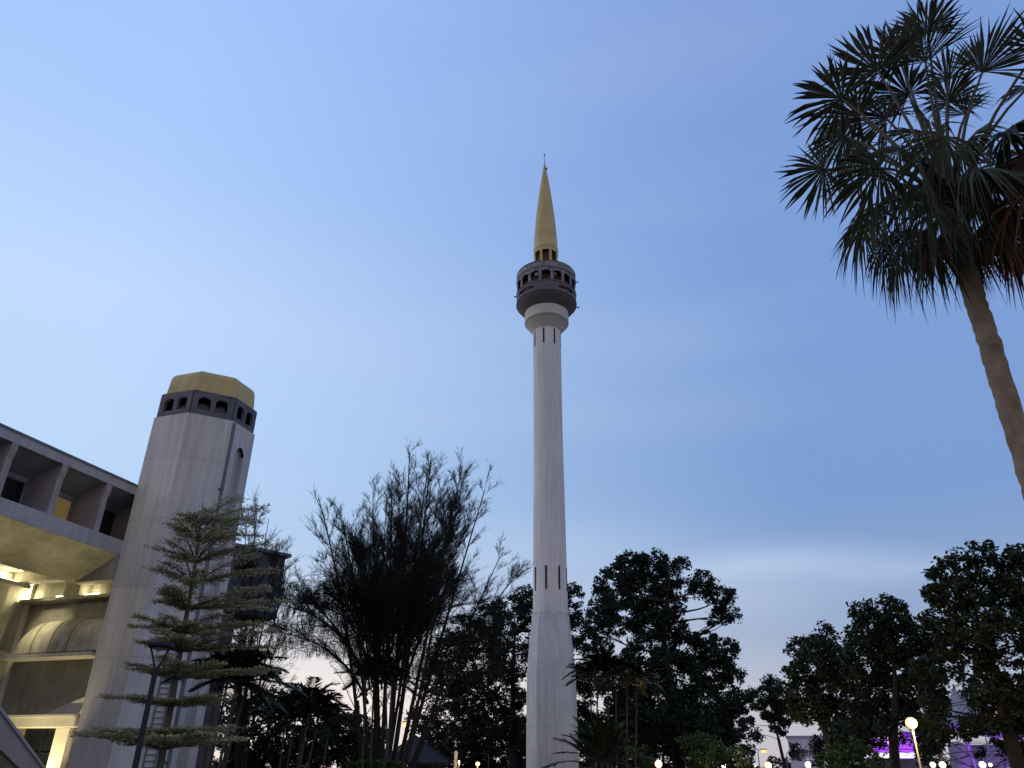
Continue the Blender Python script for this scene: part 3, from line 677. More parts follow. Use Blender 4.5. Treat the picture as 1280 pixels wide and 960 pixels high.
# ---- casuarina
def casuarina(D0, basex, label, stems, extra, wisps, env):
    base = ground_at(basex, 950, D0); stems = list(stems)
    t = thing('casuarina_tree', label, 'tree', base)
    mb = MB(); NC = []; NA_ = []
    for j in range(extra):
        tx = rng.uniform(385, 622); ty_top = np.interp(tx, [e[0] for e in env], [e[1] for e in env]); ty = ty_top + rng.uniform(0, 1)**1.2*150
        bx = 484 + rng.uniform(-18, 18); y0 = rng.uniform(800, 872); stems.append(((bx + (tx - bx)*.22, y0), (bx + (tx - bx)*rng.uniform(.4, .65), 770 - rng.uniform(0, 40)), (tx, ty), rng.uniform(-3, 3), .045))
    for (b0, b1, b2, dz, r) in stems:
        p0 = at(b0[0], b0[1], D0 + dz*.3); p0[2] = 0 if b0[1] > 940 else p0[2]; p1 = at(*b1, D0 + dz*.8); p2 = at(*b2, D0 + dz*1.6)
        P = []
        for i in range(13):
            q = i/12; P.append((1-q)**2*p0 + 2*q*(1-q)*(2*p1 - .5*p0 - .5*p2) + q*q*p2 if False else ((1-q)**2*p0 + 2*q*(1-q)*p1 + q*q*p2))
        mb.tube(P, [r*(1-.88*i/12) + .008 for i in range(13)], 7)
        P = np.array(P); out = nrm((p2 - p0)*np.array([1, 1, 0]))
        nb = 33 if b2 != (643, 722) else 14
        for j in range(nb):
            q = rng.uniform((.24 if b0[1] > 940 else .10) if nb > 20 else .7, 1); i = min(int(q*12), 11); f = q*12 - i; o = P[i]*(1-f) + P[i+1]*f; tan = nrm(P[i+1] - P[i])
            dirb = nrm(unit(1)[0]*np.array([1, 1, .3]) + tan*rng.uniform(.7, 1.5) + np.array([0, 0, .25]))
            Lb = rng.uniform(.8, 2.9)*(1.2 - .75*q**2); e = o + dirb*Lb; m_ = o + dirb*Lb*.5 + np.array([0, 0, .06*Lb])
            mb.tube([o, m_, e], [.025*(1.3-q), .014, .005], 4, caps=False)
            nt_ = int(6 + Lb*5)
            for x in range(nt_):
                w_ = rng.uniform(.2, 1.05); tp = o + (e - o)*w_ + np.array([0, 0, .06*Lb*math.sin(math.pi*min(w_, 1))])
                td = nrm(dirb*.9 + unit(1)[0]*.62 + np.array([0, 0, .42 if q > .6 else .05])); tl_ = rng.uniform(.25, .75)
                nn_ = int(rng.integers(11, 17) if q > .62 else rng.integers(6, 10)); w2 = rng.uniform(0, 1, nn_)[:, None]
                NC.append(tp + td*tl_*w2 + np.array([0, 0, -.06])*w2**2)
                dd = unit(nn_)*.42 + td*.9 + np.array([0, 0, 0 if q > .6 else -.3]); NA_.append(dd/np.linalg.norm(dd, axis=1)[:, None]*rng.uniform(.07, .16, nn_)[:, None])
    # drooping wisps on the left skirt
    for j in range(wisps):
        x = rng.uniform(330, 440); y = 730 + rng.uniform(0, 85)
        if j % 2: x = rng.uniform(430, 610); y = rng.uniform(765, 848)
        p = at(x, y, D0 + rng.uniform(-2, 2)); o = at(x + rng.uniform(25, 60), y - rng.uniform(-5, 25), D0 + rng.uniform(-1, 1))
        mb.tube([o, (o + p)/2 + np.array([0, 0, .15]), p], [.018, .01, .004], 4, caps=False)
        for x in range(11):
            tp = o + (p - o)*rng.uniform(.1, 1) + np.array([0, 0, .08]); nn_ = 9; w2 = rng.uniform(0, 1, nn_)[:, None]
            NC.append(tp + np.array([0, 0, -.35])*w2); dd = unit(nn_)*.5 + np.array([-.15, 0, -.9]); NA_.append(dd*rng.uniform(.08, .17, nn_)[:, None])
    NC = np.concatenate(NC); NA_ = np.concatenate(NA_); print('needles', len(NC))
    quads('crown', NC, NA_, perp(NA_/np.linalg.norm(NA_, axis=1)[:, None])*.0065, MATS['leaf_needle'], t, tri=True)
    mb.build('trunk', MATS['bark_dark'], t, world=True, smooth=True)
BIG_STEMS = [((462,962),(440,770),(398,622),.0,.11),((468,962),(452,760),(428,650),-1.5,.10),((474,962),(470,780),(466,622),1.2,.12),((478,962),(488,760),(490,600),-.8,.12),((482,962),(505,760),(512,566),0,.15),
             ((486,962),(520,770),(538,575),1.6,.14),((490,962),(535,790),(578,582),-1.2,.12),((492,962),(550,800),(606,612),.5,.12),((496,962),(560,830),(628,690),1.8,.10),((457,850),(435,790),(378,742),1.0,.08),
             ((458,870),(440,770),(345,755),-1.4,.08),((494,962),(545,800),(560,640),-2.2,.10),((476,962),(480,790),(450,690),2.4,.10),((460,880),(430,800),(343,790),.6,.07),((480,962),(510,800),(530,660),2.8,.1),((498,962),(575,800),(643,722),-.5,.07)]
BIG_ENV = [(360,740),(388,650),(394,625),(425,660),(455,635),(490,590),(512,572),(545,574),(572,590),(602,605),(620,650),(628,700),(600,745)]
casuarina(42, 488, 'large feathery needle-leaved tree with many leaning stems', BIG_STEMS, 46, 300, BIG_ENV)
casuarina(47, 306, 'slim feathery tree half hidden behind the stair tower', [((300,962),(303,800),(322,634),0,.10),((302,962),(310,800),(336,648),.8,.08),((304,962),(318,800),(350,690),-.6,.08),((306,962),(325,820),(362,716),.5,.07),
          ((300,962),(300,800),(308,650),-.8,.08),((305,962),(322,830),(372,760),-.3,.06),((304,962),(312,800),(330,690),1.2,.07)], 0, 0, [])

# ---- layered tree in front of the stair tower
def layered_tree():
    D0 = 20; base = ground_at(204, 955, D0)
    t = thing('layered_tree', 'slender olive-leaved tree with flat tiers of branches before the stair tower', 'tree', base)
    pts = [(196,985),(205,930),(216,870),(225,815),(233,770),(242,720),(248,680),(252,645),(254,628)]
    P = [at(x, y, D0) for x, y in pts]; P[0] = base; mb = MB()
    mb.tube(P, [.10, .08, .07, .062, .052, .042, .03, .02, .01], 9)
    P = np.array(P)
    def on(y):
        ys = [p[1] for p in pts]; 
        for i in range(len(pts)-1):
            if ys[i] >= y >= ys[i+1]:
                f = (ys[i]-y)/(ys[i]-ys[i+1]); return P[i]*(1-f) + P[i+1]*f, pts[i][0]*(1-f) + pts[i+1][0]*f
        return P[-1], pts[-1][0]
    tiers = [(922,92,318,.30),(905,130,290,.15),(868,115,292,.2),(835,160,340,.3),(800,172,350,.35),(778,165,330,.3),(748,196,358,.45),(718,192,352,.5),(690,190,338,.55),(664,206,330,.55),(642,218,322,.45)]
    LC = []; LA = []; LB_ = []
    for (y, xl, xr, rise) in tiers:
        o, tx = on(min(y + 8, 950)); sc = scale_at(o)
        for j in range(12):
            a = 2*math.pi*(j + rng.uniform(-.35, .35))/12; dx = math.cos(a)
            Ln = ((tx - xl) if dx < 0 else (xr - tx))*sc; Ln = Ln*(abs(dx)*.85 + .15) if abs(dx) > .4 else .5*(xr - xl)*sc*.75
            Ln *= rng.uniform(.55, 1.08) if abs(dx) < .85 else rng.uniform(.9, 1.05)
            d = np.array([math.cos(a), math.sin(a), 0]); zt = y - 0
            top = rise*rng.uniform(.5, 1.25)*min(1, Ln/1.2)
            Q = [o + d*Ln*q + np.array([0, 0, -.12 + top*(1 - (1-q)**2)]) for q in np.linspace(0, 1, 8)]
            mb.tube(Q, [.022*(1-q)+.004 for q in np.linspace(0, 1, 8)], 5, caps=False)
            side = np.array([-d[1], d[0], 0])
            for q in np.linspace(.18, 1, int(7 + Ln*7)):
                c = o + d*Ln*q + np.array([0, 0, -.12 + top*(1 - (1-q)**2)])
                for sg in (-1, 1):
                    tw_ = rng.uniform(.2, .5)*(1.15 - .75*q)*min(1, Ln) ; e = c + side*sg*tw_ + d*tw_*.8 + np.array([0, 0, rng.uniform(-.03, .05)])
                    mb.tube([c, e], [.006, .003], 3, caps=False)
                    m = int((11 + 20*tw_)*(1 if y > 740 else .62)); w_ = rng.uniform(.1, 1.1, m)[:, None]
                    LC.append(c + (e - c)*w_ + rng.normal(size=(m, 3))*np.array([.05, .05, .014]) + np.array([0, 0, .01]))
                    aa = unit(m)*np.array([1, 1, .5]); aa /= np.linalg.norm(aa, axis=1)[:, None]; s_ = rng.uniform(.026, .046, m)[:, None]
                    LA.append(aa*s_); bb = np.cross(aa, unit(m)*.5 + np.array([0, 0, 1])); bb /= np.linalg.norm(bb, axis=1)[:, None]; LB_.append(bb*s_*.55)
    LC = np.concatenate(LC); print('layered leaves', len(LC))
    quads('crown', LC, np.concatenate(LA), np.concatenate(LB_), MATS['leaf_olive_lit'], t); mb.build('trunk', MATS['bark_grey'], t, world=True, smooth=True)
layered_tree()

# ---- fan palm
def fan_blade(mb, hub, d, n_, Rl, spread=2.25, droop=.25, N_=40, split=.5, cup=.25):
    d = nrm(d); n_ = nrm(n_ - d*np.dot(n_, d)); s_ = np.cross(n_, d)
    dth = 2*spread/N_
    for i in range(N_):
        th = -spread + dth*(i + .5); ln = Rl*(.72 + .28*math.cos(th*.8))*rng.uniform(.86, 1.06)
        sp = split*rng.uniform(.85, 1.15)*(1 - .25*abs(th)/spread)
        dr = droop*rng.uniform(.4, 1.9); tw = rng.normal()*.09 + (rng.normal()*.35 if rng.random() < .08 else 0)
        rows = []
        for q in (.004, .12, .3, sp, sp + (1-sp)*.3, sp + (1-sp)*.6, sp + (1-sp)*.85, 1.0):
            a = nrm(d*math.cos(th + tw*q) + s_*math.sin(th + tw*q)); r = ln*q
            c = hub + a*r + n_*cup*Rl*(-(abs(th)/spread)*q*.5) + np.array([0, 0, -dr*Rl*max(q - .3, 0)**2*1.6])
            sd_ = -d*math.sin(th) + s_*math.cos(th)
            hw = r*math.tan(dth/2)*1.12 if q <= sp else sp*ln*math.tan(dth/2)*((1 - q)/(1 - sp))**.8
            hw = max(hw, .001); fold = n_*hw*.55
            rows.append((c - sd_*hw - fold, c + fold*.6, c + sd_*hw - fold))
        V = [p for r3 in rows for p in r3]; Fc = []
        for k in range(len(rows) - 1):
            for j in (0, 1): Fc.append((3*k+j, 3*k+j+1, 3*k+j+4, 3*k+j+3))
        mb.add(V, Fc)
def fan_palm():
    D0 = 11.0; base = ground_at(1204, 345, D0)
    t = thing('fan_palm', 'tall fan palm with shaggy dark crown in the upper right', 'palm tree', base)
    heart = at(1192, 262, D0); top = at(1202, 318, D0)
    mb = MB(); P = []; rr = []
    for i in range(110):
        q = i/109; p = base*(1-q) + np.array([top[0], top[1], heart[2]])*q; p[2] = heart[2]*q
        P.append(p + rng.normal(size=3)*.006*np.array([1, 1, 0])); rr.append((.158 - .025*q + .08*max(0, .08 - q)/.08)*(1.0 if i % 2 else .975)*rng.uniform(.985, 1.02))
    mb.tube(P, rr, 20); mb.build('trunk', MATS['palm_bark'], t, world=True, smooth=True)
    view = nrm(heart - EYE); right = nrm(np.cross(view, np.array([0, 0, 1.]))); upv = np.cross(right, view)
    def spec(hx, hy, dD, dirx, diry, Rl, face=.5, droop=.25, dry=False, spread=2.2):
        hub = at(hx, hy, D0 + dD); scr = right*dirx - upv*diry
        d = nrm(nrm(hub - heart)*.35 + nrm(scr)); n_ = -view*face + np.array([0, 0, 1.])*(1 - face) + rng.normal(size=3)*.15
        return hub, d, n_, Rl, droop, dry, spread
    L_ = [spec(1097,88,.4,-.45,-.9,1.12,.75,.12), spec(1157,78,.8,.15,-1,1.15,.8,.06,spread=1.15), spec(1228,90,.3,.75,-.7,1.15,.7,.12,spread=1.5), spec(1053,124,-.2,-.9,-.45,1.08,.7,.18), spec(1056,170,.5,-.9,.35,.85,.75,.25),
          spec(1030,211,-.3,-.9,.25,.85,.85,.2), spec(1090,262,-.5,-.75,.6,.80,.5,.8), spec(1150,200,-1.0,.1,.8,.72,.35,1.1), spec(1132,292,-.4,-.3,.9,.70,.45,.9), spec(1258,165,-.5,.95,.1,1.35,.35,.35),
          spec(1262,245,-.2,.7,.7,1.0,.5,.6,True), spec(1207,143,.4,-.1,-1,.55,.8,.1,spread=1.3), spec(1300,60,.5,.9,-.3,1.1,.7,.15), spec(1100,210,-.9,-.8,.4,.95,.6,.5), spec(1222,212,-1.0,.8,.5,.85,.4,.9), spec(1200,280,.7,.2,1,.75,.5,.7,True), spec(1160,255,-.8,-.3,.9,.70,.4,1.0), spec(1240,285,.4,.5,1,.72,.5,.7,True),
          spec(1320,180,.2,1,.0,1.4,.6,.3), spec(1180,170,-.9,-.4,.3,.9,.65,.5), spec(1300,280,.6,.8,.6,1.1,.5,.5,True), spec(1108,300,.5,-.6,.8,.66,.5,.8), spec(1168,305,-.4,.05,1,.58,.4,.9), spec(1160,150,-.3,-.2,-.5,.62,.5,.6), spec(1205,180,-.7,.3,-.1,.7,.4,.9), spec(1125,185,-.6,-.7,.0,.75,.45,.8), spec(1120,236,.3,-.7,.5,.75,.5,.8), spec(1245,205,.9,.7,.2,1.2,.6,.4), spec(1185,100,.2,.2,-.8,.75,.7,.2,spread=1.6), spec(1108,148,.9,-.6,-.5,1.05,.65,.3), spec(1082,192,1.1,-.8,.2,1.0,.65,.35), spec(1136,118,1.3,-.3,-.7,1.0,.65,.2), spec(1074,146,.7,-.8,-.4,.95,.75,.2), spec(1124,74,.9,-.3,-.9,.95,.8,.12), spec(1186,128,1.2,.2,-.6,.8,.65,.2), spec(1160,40,1.1,-.1,-1,.85,.8,.1), spec(1284,110,.8,.9,-.3,1.1,.7,.2), spec(1140,236,-.5,-.5,.6,.7,.5,.9), spec(1186,232,-.9,.1,.8,.62,.4,1.0), spec(1214,250,-.7,.3,.8,.7,.4,.9), spec(1240,232,-.3,.6,.5,.85,.45,.8), spec(1272,205,-.2,.9,.3,1.15,.5,.4,True), spec(1250,270,-.3,.5,.8,.8,.45,.8,True), spec(1078,282,.2,-.7,.6,.7,.55,.7), spec(1122,318,.2,-.3,.8,.6,.5,.8), spec(1262,285,.1,.7,.7,.8,.5,.6,True), spec(1290,235,-.4,.9,.4,1.2,.5,.4,True), spec(1150,165,.8,-.4,-.2,.8,.6,.5)]
    for i, (hub, d, n_, Rl, droop, dry, spd) in enumerate(L_):
        lf = MB(); fan_blade(lf, hub, d, n_, Rl*.98, spd, droop, N_=44, split=rng.uniform(.58, .70))
        o = lf.build('frond', MATS['leaf_fan_dry' if dry else 'leaf_fan'], t, world=True)
        pm = MB(); st_ = heart + nrm(hub - heart)*.12 + np.array([0, 0, .0]); mid = (st_ + hub)/2 + np.array([0, 0, .22])
        pm.tube([st_, (st_+mid)/2 + np.array([0, 0, .06]), mid, (mid+hub)/2 + np.array([0, 0, .04]), hub], [.045, .032, .026, .022, .018], 6); pm.build('stalk', MATS['petiole'], o)
        pm_o = o.children[0]; pm_o.location = tuple(-c for c in t.location)
    # dead skirt: folded old fronds hanging round the top of the trunk
    sk = MB()
    for j in range(26):
        a = rng.uniform(0, 6.28); dv_ = np.array([math.cos(a), math.sin(a), 0]); o = heart + np.array([0, 0, rng.uniform(-.5, .15)]) + dv_*.12
        fan_blade(sk, o + dv_*.30 + np.array([0, 0, -.12]), nrm(dv_*.5 + np.array([0, 0, -1])), dv_ + np.array([0, 0, .3]), rng.uniform(.55, .95), .75, .3, N_=13, split=.35)
    sk.build('dead_skirt', MATS['leaf_fan_dry'], t, world=True)
    sh = MB()
    for j in range(14):
        a = rng.uniform(0, 6.28); dv_ = np.array([math.cos(a), math.sin(a), 0]); o = heart + dv_*.12 + np.array([0, 0, -.25]); sh.tube([o, o + dv_*.2 + np.array([0, 0, .3]), o + dv_*.55 + np.array([0, 0, .35])], [.05, .04, .025], 6)
    sh.build('leaf_base', MATS['petiole'], t, world=True, smooth=True)
fan_palm()

# ---- feather palms
def feather_frond(C, A, B, mb, o, d, Ln, droop, leaf=.42, n=38):
    d = nrm(d); hz_ = nrm(np.array([d[0], d[1], 0])); side = np.array([-hz_[1], hz_[0], 0]); P = []
    for q in np.linspace(0, 1, 8): P.append(o + d*Ln*q + np.array([0, 0, -droop*Ln*q**2.2]))
    mb.tube(P, [.022*(1-q) + .005 for q in np.linspace(0, 1, 8)], 4, caps=False); P = np.array(P)
    for j in range(n):
        q = .16 + .84*(j + .5)/n; i = min(int(q*7), 6); f = q*7 - i; c = P[i]*(1-f) + P[i+1]*f; tan = nrm(P[i+1] - P[i])
        for sg in (-1, 1):
            ld = nrm(side*sg + tan*.75 + np.array([0, 0, .25 - .55*q + rng.normal()*.1])); ll = leaf*math.sin(math.pi*min(.12 + q*.88, .97))**.6*rng.uniform(.85, 1.1)
            C.append(c + ld*ll/2); A.append(ld*ll/2); B.append(nrm(np.cross(ld, side*.3*sg + np.array([0, 0, 1])))*.036)
def feather_palm(label, D, stems, crown, nf, Ln, group, droop=.45, leafm='leaf_palm', up=.8, name='feather_palm', sr=.045, leaf=.42):
    base = ground_at(np.mean([s[0][0] for s in stems]), 955, D)
    t = thing(name, label, 'palm tree', base, group=group); mb = MB(); C, A, B = [], [], []
    for (b0, b1) in stems:
        dd = D + rng.uniform(-.8, .8); p1 = at(*b1, dd); p0 = ground_at(b0[0], b0[1], dd); m_ = (p0 + p1)/2 + rng.normal(size=3)*.06
        mb.tube([p0, m_, p1], [sr*1.15, sr, sr*.8], 7)
        a0 = rng.uniform(0, 6.28)
        nf2 = int(nf*1.7)
        for j in range(nf2):
            a = a0 + 2*math.pi*j*.382 + rng.uniform(-.25, .25); e = up*(.15 + 2.4*(j/nf2))*rng.uniform(.8, 1.2)
            feather_frond(C, A, B, mb, p1, np.array([math.cos(a), math.sin(a), e]), Ln*rng.uniform(.75, 1.1), droop*rng.uniform(.7, 1.3), leaf*1.15)
    quads('crown', C, A, B, MATS[leafm], t); mb.build('stem', MATS['palm_stem'], t, world=True, smooth=True)
G_P = 'clumping feather palms in the park'
feather_palm('clump of pale-stemmed palms just right of the stair tower', 27, [((262,955),(286,845)),((270,955),(300,838)),((258,955),(272,852)),((280,955),(310,850)),((274,955),(296,862))], None, 8, 1.9, G_P)
feather_palm('palm clump with splayed pale stems under the dark mass at left', 36, [((352,955),(356,905)),((362,955),(372,885)),((375,955),(388,880)),((385,955),(400,890)),((400,955),(412,905)),((369,955),(380,897))], None, 8, 2.0, G_P)
feather_palm('dark palm with thin upright stems under the feathery tree', 37, [((457,955),(457,850)),((467,955),(468,838)),((476,955),(482,845)),((487,955),(490,855))], None, 9, 1.7, G_P)
feather_palm('palm clump overlapping the right edge of the minaret base', 42, [((738,955),(738,852)),((745,955),(748,838)),((757,955),(760,845)),((772,955),(770,842)),((781,955),(784,850)),((790,955),(796,858))], None, 9, 1.9, G_P)
feather_palm('low arching palm on the ground right of the minaret base', 36, [((752,958),(752,953)),((765,958),(764,955)),((740,958),(741,956))], None, 11, 2.6, G_P, droop=.35, leafm='leaf_hedge', up=1.5, sr=.09)
# clipped hedge by the pavilion
base = ground_at(470, 955, 38); t = thing('hedge', 'clipped green hedge at the lower edge left of the pavilion', 'hedge', base)
n = 9000; q = rng.uniform(-1, 1, (n, 3)); q[:, 0] *= 1.3; q[:, 1] *= .5; q[:, 2] = 1.15 + q[:, 2]*1.13; q[:, 2] += -.08*q[:, 0]**2
A = unit(n)*.07; quads('crown', q + base, A, perp(A/.07)*.04, MATS['leaf_hedge'], t); s = MB()
for k in range(5): s.tube([base + np.array([-1 + .5*k, 0, 0]), base + np.array([-1 + .5*k, .05, 1.6])], [.04, .02], 6)
s.build('stem', MATS['bark_dark'], t, world=True)

# ================================================================ LAMPS AND SMALL STRUCTURES
# slim black lamp post with a V-shaped head
hd_ = at(201, 808, 15.5); base = np.array([hd_[0], hd_[1], 0]); t = thing('lamp_post', 'slim black unlit lamp post with V-shaped arms before the tower', 'lamp post', base)
H = hd_[2]; s = MB(); s.tube([(0, 0, 0), (0, 0, .5), (0, 0, .52), (0, 0, H - .42)], [.075, .075, .055, .045], 14); s.build('pole', MATS['black_metal'], t, smooth=True)
for sg in (-1, 1):
    s = MB(); s.tube([(0, 0, H - .44), (sg*.07, 0, H - .25), (sg*.17, 0, H - .02)], [.03, .018, .016], 8); s.build('arm', MATS['black_metal'], t, smooth=True)
s = MB(); s.tube([(0, 0, H - .03), (0, 0, H), (0, 0, H + .05), (0, 0, H + .07)], [.19, .22, .22, .12], 24); s.build('head', MATS['black_metal'], t, smooth=True)
s = MB(); s.tube([(0, 0, H - .05), (0, 0, H - .033)], .12, 20); s.build('lens', MATS['grey_metal'], t)
s = MB(); s.tube([(0, 0, 0), (0, 0, .03)], .16, 16); s.build('base_plate', MATS['black_metal'], t)

def lit_lamp(x, y, D, label, m, r, light=0, color=(1, .6, .2), kind='globe', group='lamps lit across the park'):
    p = at(x, y, D); base = np.array([p[0], p[1], 0]); t = thing('street_lamp', label, 'lamp', base, group=group); H = p[2]
    if kind == 'globe':
        s = MB(); s.tube([(0, 0, 0), (0, 0, .4), (0, 0, .42), (0, 0, H - r*.9)], [.07, .07, .045, .04], 10); s.build('pole', MATS['collar_paint' if light > 510 else 'grey_metal'], t, smooth=True)
        s = MB(); s.sphere((0, 0, H), r, 16, 10); s.build('globe', MATS[m], t, smooth=True)
        s = MB(); s.tube([(0, 0, H + r*.93), (0, 0, H + r*1.12)], [r*.5, r*.2], 12); s.build('cap', MATS['black_metal'], t)
    else:
        s = MB(); s.tube([(0, 0, 0), (0, 0, H - .3), (.15, 0, H + .05), (.6, 0, H + .15)], [.08, .06, .05, .04], 8); s.build('pole', MATS['grey_metal'], t, smooth=True)
        s = MB(); s.box((.45, -.13, H + .08), (1.1, .13, H + .2)); s.build('head', MATS['black_metal'], t); s = MB(); s.box((.5, -.11 - r*.5, H - r*1.1), (.5 + r*2.2, .11 + r*.5, H + .075)); s.build('lens', MATS[m], t, bevel=.05)
    if light: lamp('POINT', (0, -r*1.6 if kind == 'globe' else 0, H if kind == 'globe' else H - r*2), light, color, r, t)
    return t
lit_lamp(1139, 904, 44, 'tall park lamp glowing yellow on a pale pole at right', 'lit_warm', .26, 520, (1, .62, .2))
lit_lamp(823, 955, 45, 'brightest yellow globe lamp low between the minaret and the round tree', 'lit_warm', .19, 260, (1, .62, .2))
lit_lamp(350, 889, 70, 'orange street lamp among the left palms', 'lit_orange', .22, 300, (1, .5, .12), 'arm')
lit_lamp(499, 904, 90, 'orange street lamp seen through the leaning stems', 'lit_orange', .26, 500, (1, .5, .12), 'arm')
lit_lamp(612, 896, 100, 'tiny yellow lamp high in the dark tree left of the minaret', 'lit_warm', .13)
lit_lamp(597, 955, 80, 'small yellow globe lamp just right of the pavilion', 'lit_warm', .20, 150)
lit_lamp(743, 925, 62, 'tiny orange lamp between the palm stems right of the minaret', 'lit_orange', .14)
lit_lamp(905, 957, 70, 'small white globe lamp right of the round tree trunk', 'lit_white', .2, 200, (1, .9, .7))
lit_lamp(943, 957, 95, 'faint white globe lamp under the lone far tree', 'lit_white', .15)
lit_lamp(960, 957, 62, 'yellow-orange globe lamp below the lone far tree', 'lit_warm', .24, 200)
lit_lamp(947, 938, 112, 'far orange street lamp left of the lone tree trunk', 'lit_orange', .24, 0, kind='arm')
lit_lamp(982, 942, 112, 'far orange street lamp touching the lone tree trunk', 'lit_orange', .2, 0, kind='arm')
lit_lamp(1010, 956, 62, 'white globe lamp before the pale lilac house', 'lit_white', .2, 250, (1, .92, .8))
for x, D, r, lb in ((1166, 70, .2, 'white globe lamp first to the right of the tall yellow lamp'), (1178, 72, .24, 'brighter white globe lamp second from the tall yellow lamp'), (1228, 68, .22, 'white globe lamp right of the violet lit column'),
                    (1238, 70, .13, 'faint white globe lamp close beside a brighter one at right'), (1267, 74, .15, 'white globe lamp nearest the right edge of the park')):
    lit_lamp(x, 956, D, lb, 'lit_white', r, 60 if r > .2 else 0, (1, .92, .8))

# pavilion
ap = at(519, 920, 56); base = np.array([ap[0], ap[1], 0]); t = thing('pavilion', 'small dark hip-roofed pavilion under the leaning tree stems', 'pavilion', base, R_(20))
H = ap[2]; s = MB(); e = 2.0; zb = at(519, 953, 56)[2]
s.add([(-e, -e, zb), (e, -e, zb), (e, e, zb), (-e, e, zb), (0, 0, H), (-e, -e, zb - .12), (e, -e, zb - .12), (e, e, zb - .12), (-e, e, zb - .12)], [(0, 1, 4), (1, 2, 4), (2, 3, 4), (3, 0, 4), (5, 6, 1, 0), (6, 7, 2, 1), (7, 8, 3, 2), (8, 5, 0, 3), (8, 7, 6, 5)])
for sx_, sy_ in ((-1, -1), (1, -1), (1, 1), (-1, 1)): s.tube([(sx_*e, sy_*e, zb + .03), (0, 0, H + .03)], .05, 6)
s.build('roof', MATS['tiles_dark'], t)
for sx_, sy_ in ((-1, -1), (1, -1), (1, 1), (-1, 1)):
    s = MB(); s.box((sx_*1.6 - .08, sy_*1.6 - .08, 0), (sx_*1.6 + .08, sy_*1.6 + .08, zb - .1)); s.build('post', MATS['trunk_brown'], t)
s = MB(); s.box((-1.8, -1.8, 0), (1.8, 1.8, .2)); s.build('floor_slab', MATS['paving'], t)

# lit pole by the pavilion
p = at(570, 941, 60); t = tag(MB().build('x', MATS['grey_metal']) if False else None, '', '') if False else thing('flag_pole', 'thin yellow-lit post right of the pavilion roof', 'post', (p[0], p[1], 0))
s = MB(); s.tube([(0, 0, 0), (0, 0, p[2])], [.14, .12], 10); s.build('pole', MATS['collar_paint'], t); s = MB(); s.sphere((0, 0, p[2]), .15, 10, 6); s.build('cap', MATS['collar_paint'], t)
t2 = lit_lamp(574, 952, 59.2, 'tiny yellow lamp at the foot of the lit post', 'lit_warm', .07, 60)

# pale house among the trees
def block(name, label, cat, x0, x1, ytop, D, m, depth=8, windows=(), rz=0, ybase=958, wm='dark_glass'):
    a, b_ = at(x0, ytop, D), at(x1, ytop, D); H = (a[2] + b_[2])/2; dv_ = (b_ - a)*np.array([1, 1, 0]); wl = np.linalg.norm(dv_); rz_ = math.atan2(dv_[1], dv_[0])
    t = thing(name, label, cat, ((a[0]+b_[0])/2, (a[1]+b_[1])/2, 0), rz_)
    s = MB(); s.box((-wl/2, 0, 0), (wl/2, depth, H)); s.build('wall', MATS[m], t)
    s = MB(); s.box((-wl/2 - .2, -.25, H), (wl/2 + .2, depth + .2, H + .25)); s.build('roof', MATS['roof_metal'], t)
    for fx, z0, ww, hh in windows:
        s = MB(); x = -wl/2 + wl*fx; s.box((x - ww/2 - .07, -.06, z0 - .07), (x + ww/2 + .07, .05, z0 + hh + .07)); o = s.build('window', MATS['grey_metal'], t)
        s = MB(); s.box((x - ww/2, -.075, z0), (x + ww/2, -.062, z0 + hh)); s.build('pane', MATS[wm], o)
    return t, wl, H
t, wl, H = block('house', 'pale lilac two-storey house glimpsed between the right-hand trees', 'house', 984, 1032, 922, 130, 'render_lilac', 9,
    [(f, z, 1.1, 1.3) for f in (.15, .38, .62, .85) for z in (1.2, 4.4)])
lamp('POINT', (0, -9, 4), 900, (.75, .65, 1), .4, t)
t, wl, H = block('event_hall', 'violet-lit hall front with yellow windows behind the street lamp', 'hall', 1080, 1146, 918, 100, 'fabric_white', 8,
    [(f, 5.9, .5, .45) for f in (.12, .24, .40, .52, .66)] + [(f, 5.1, .4, .5) for f in (.18, .46, .58)], wm='lit_window')
s = MB(); s.box((-wl/2 - .5, -2.2, 3.95), (wl/2 + .3, -.3, 4.05)); s.build('canopy', MATS['fabric_white'], t)
s = MB(); s.box((-wl/2 - .5, -2.26, 3.9), (wl/2 + .3, -2.21, 4.4)); s.build('canopy_strip', MATS['lit_strip'], t)  # front edge of the white awning, with a glow of its own
for k in (-1, 0, 1):
    s = MB(); s.box((k*wl*.33 - .15, -1.6, 4.052), (k*wl*.33 + .15, -1.3, 4.22)); s.build('floodlight', MATS['lit_violet'], t)
    lamp('POINT', (k*wl*.33, -1.25, 4.6), 130, (.42, .0, 1), .1, t)
t, wl, H = block('stage_wall', 'long dim lilac wall at the right edge behind tree trunks', 'wall', 1205, 1300, 934, 104, 'render_lilac', 3, [(f, 2.6, .7, .5) for f in (.55, .68, .8)], wm='lit_window')
lamp('POINT', (-1, -5, 1.2), 260, (.45, .3, 1), .3, t)

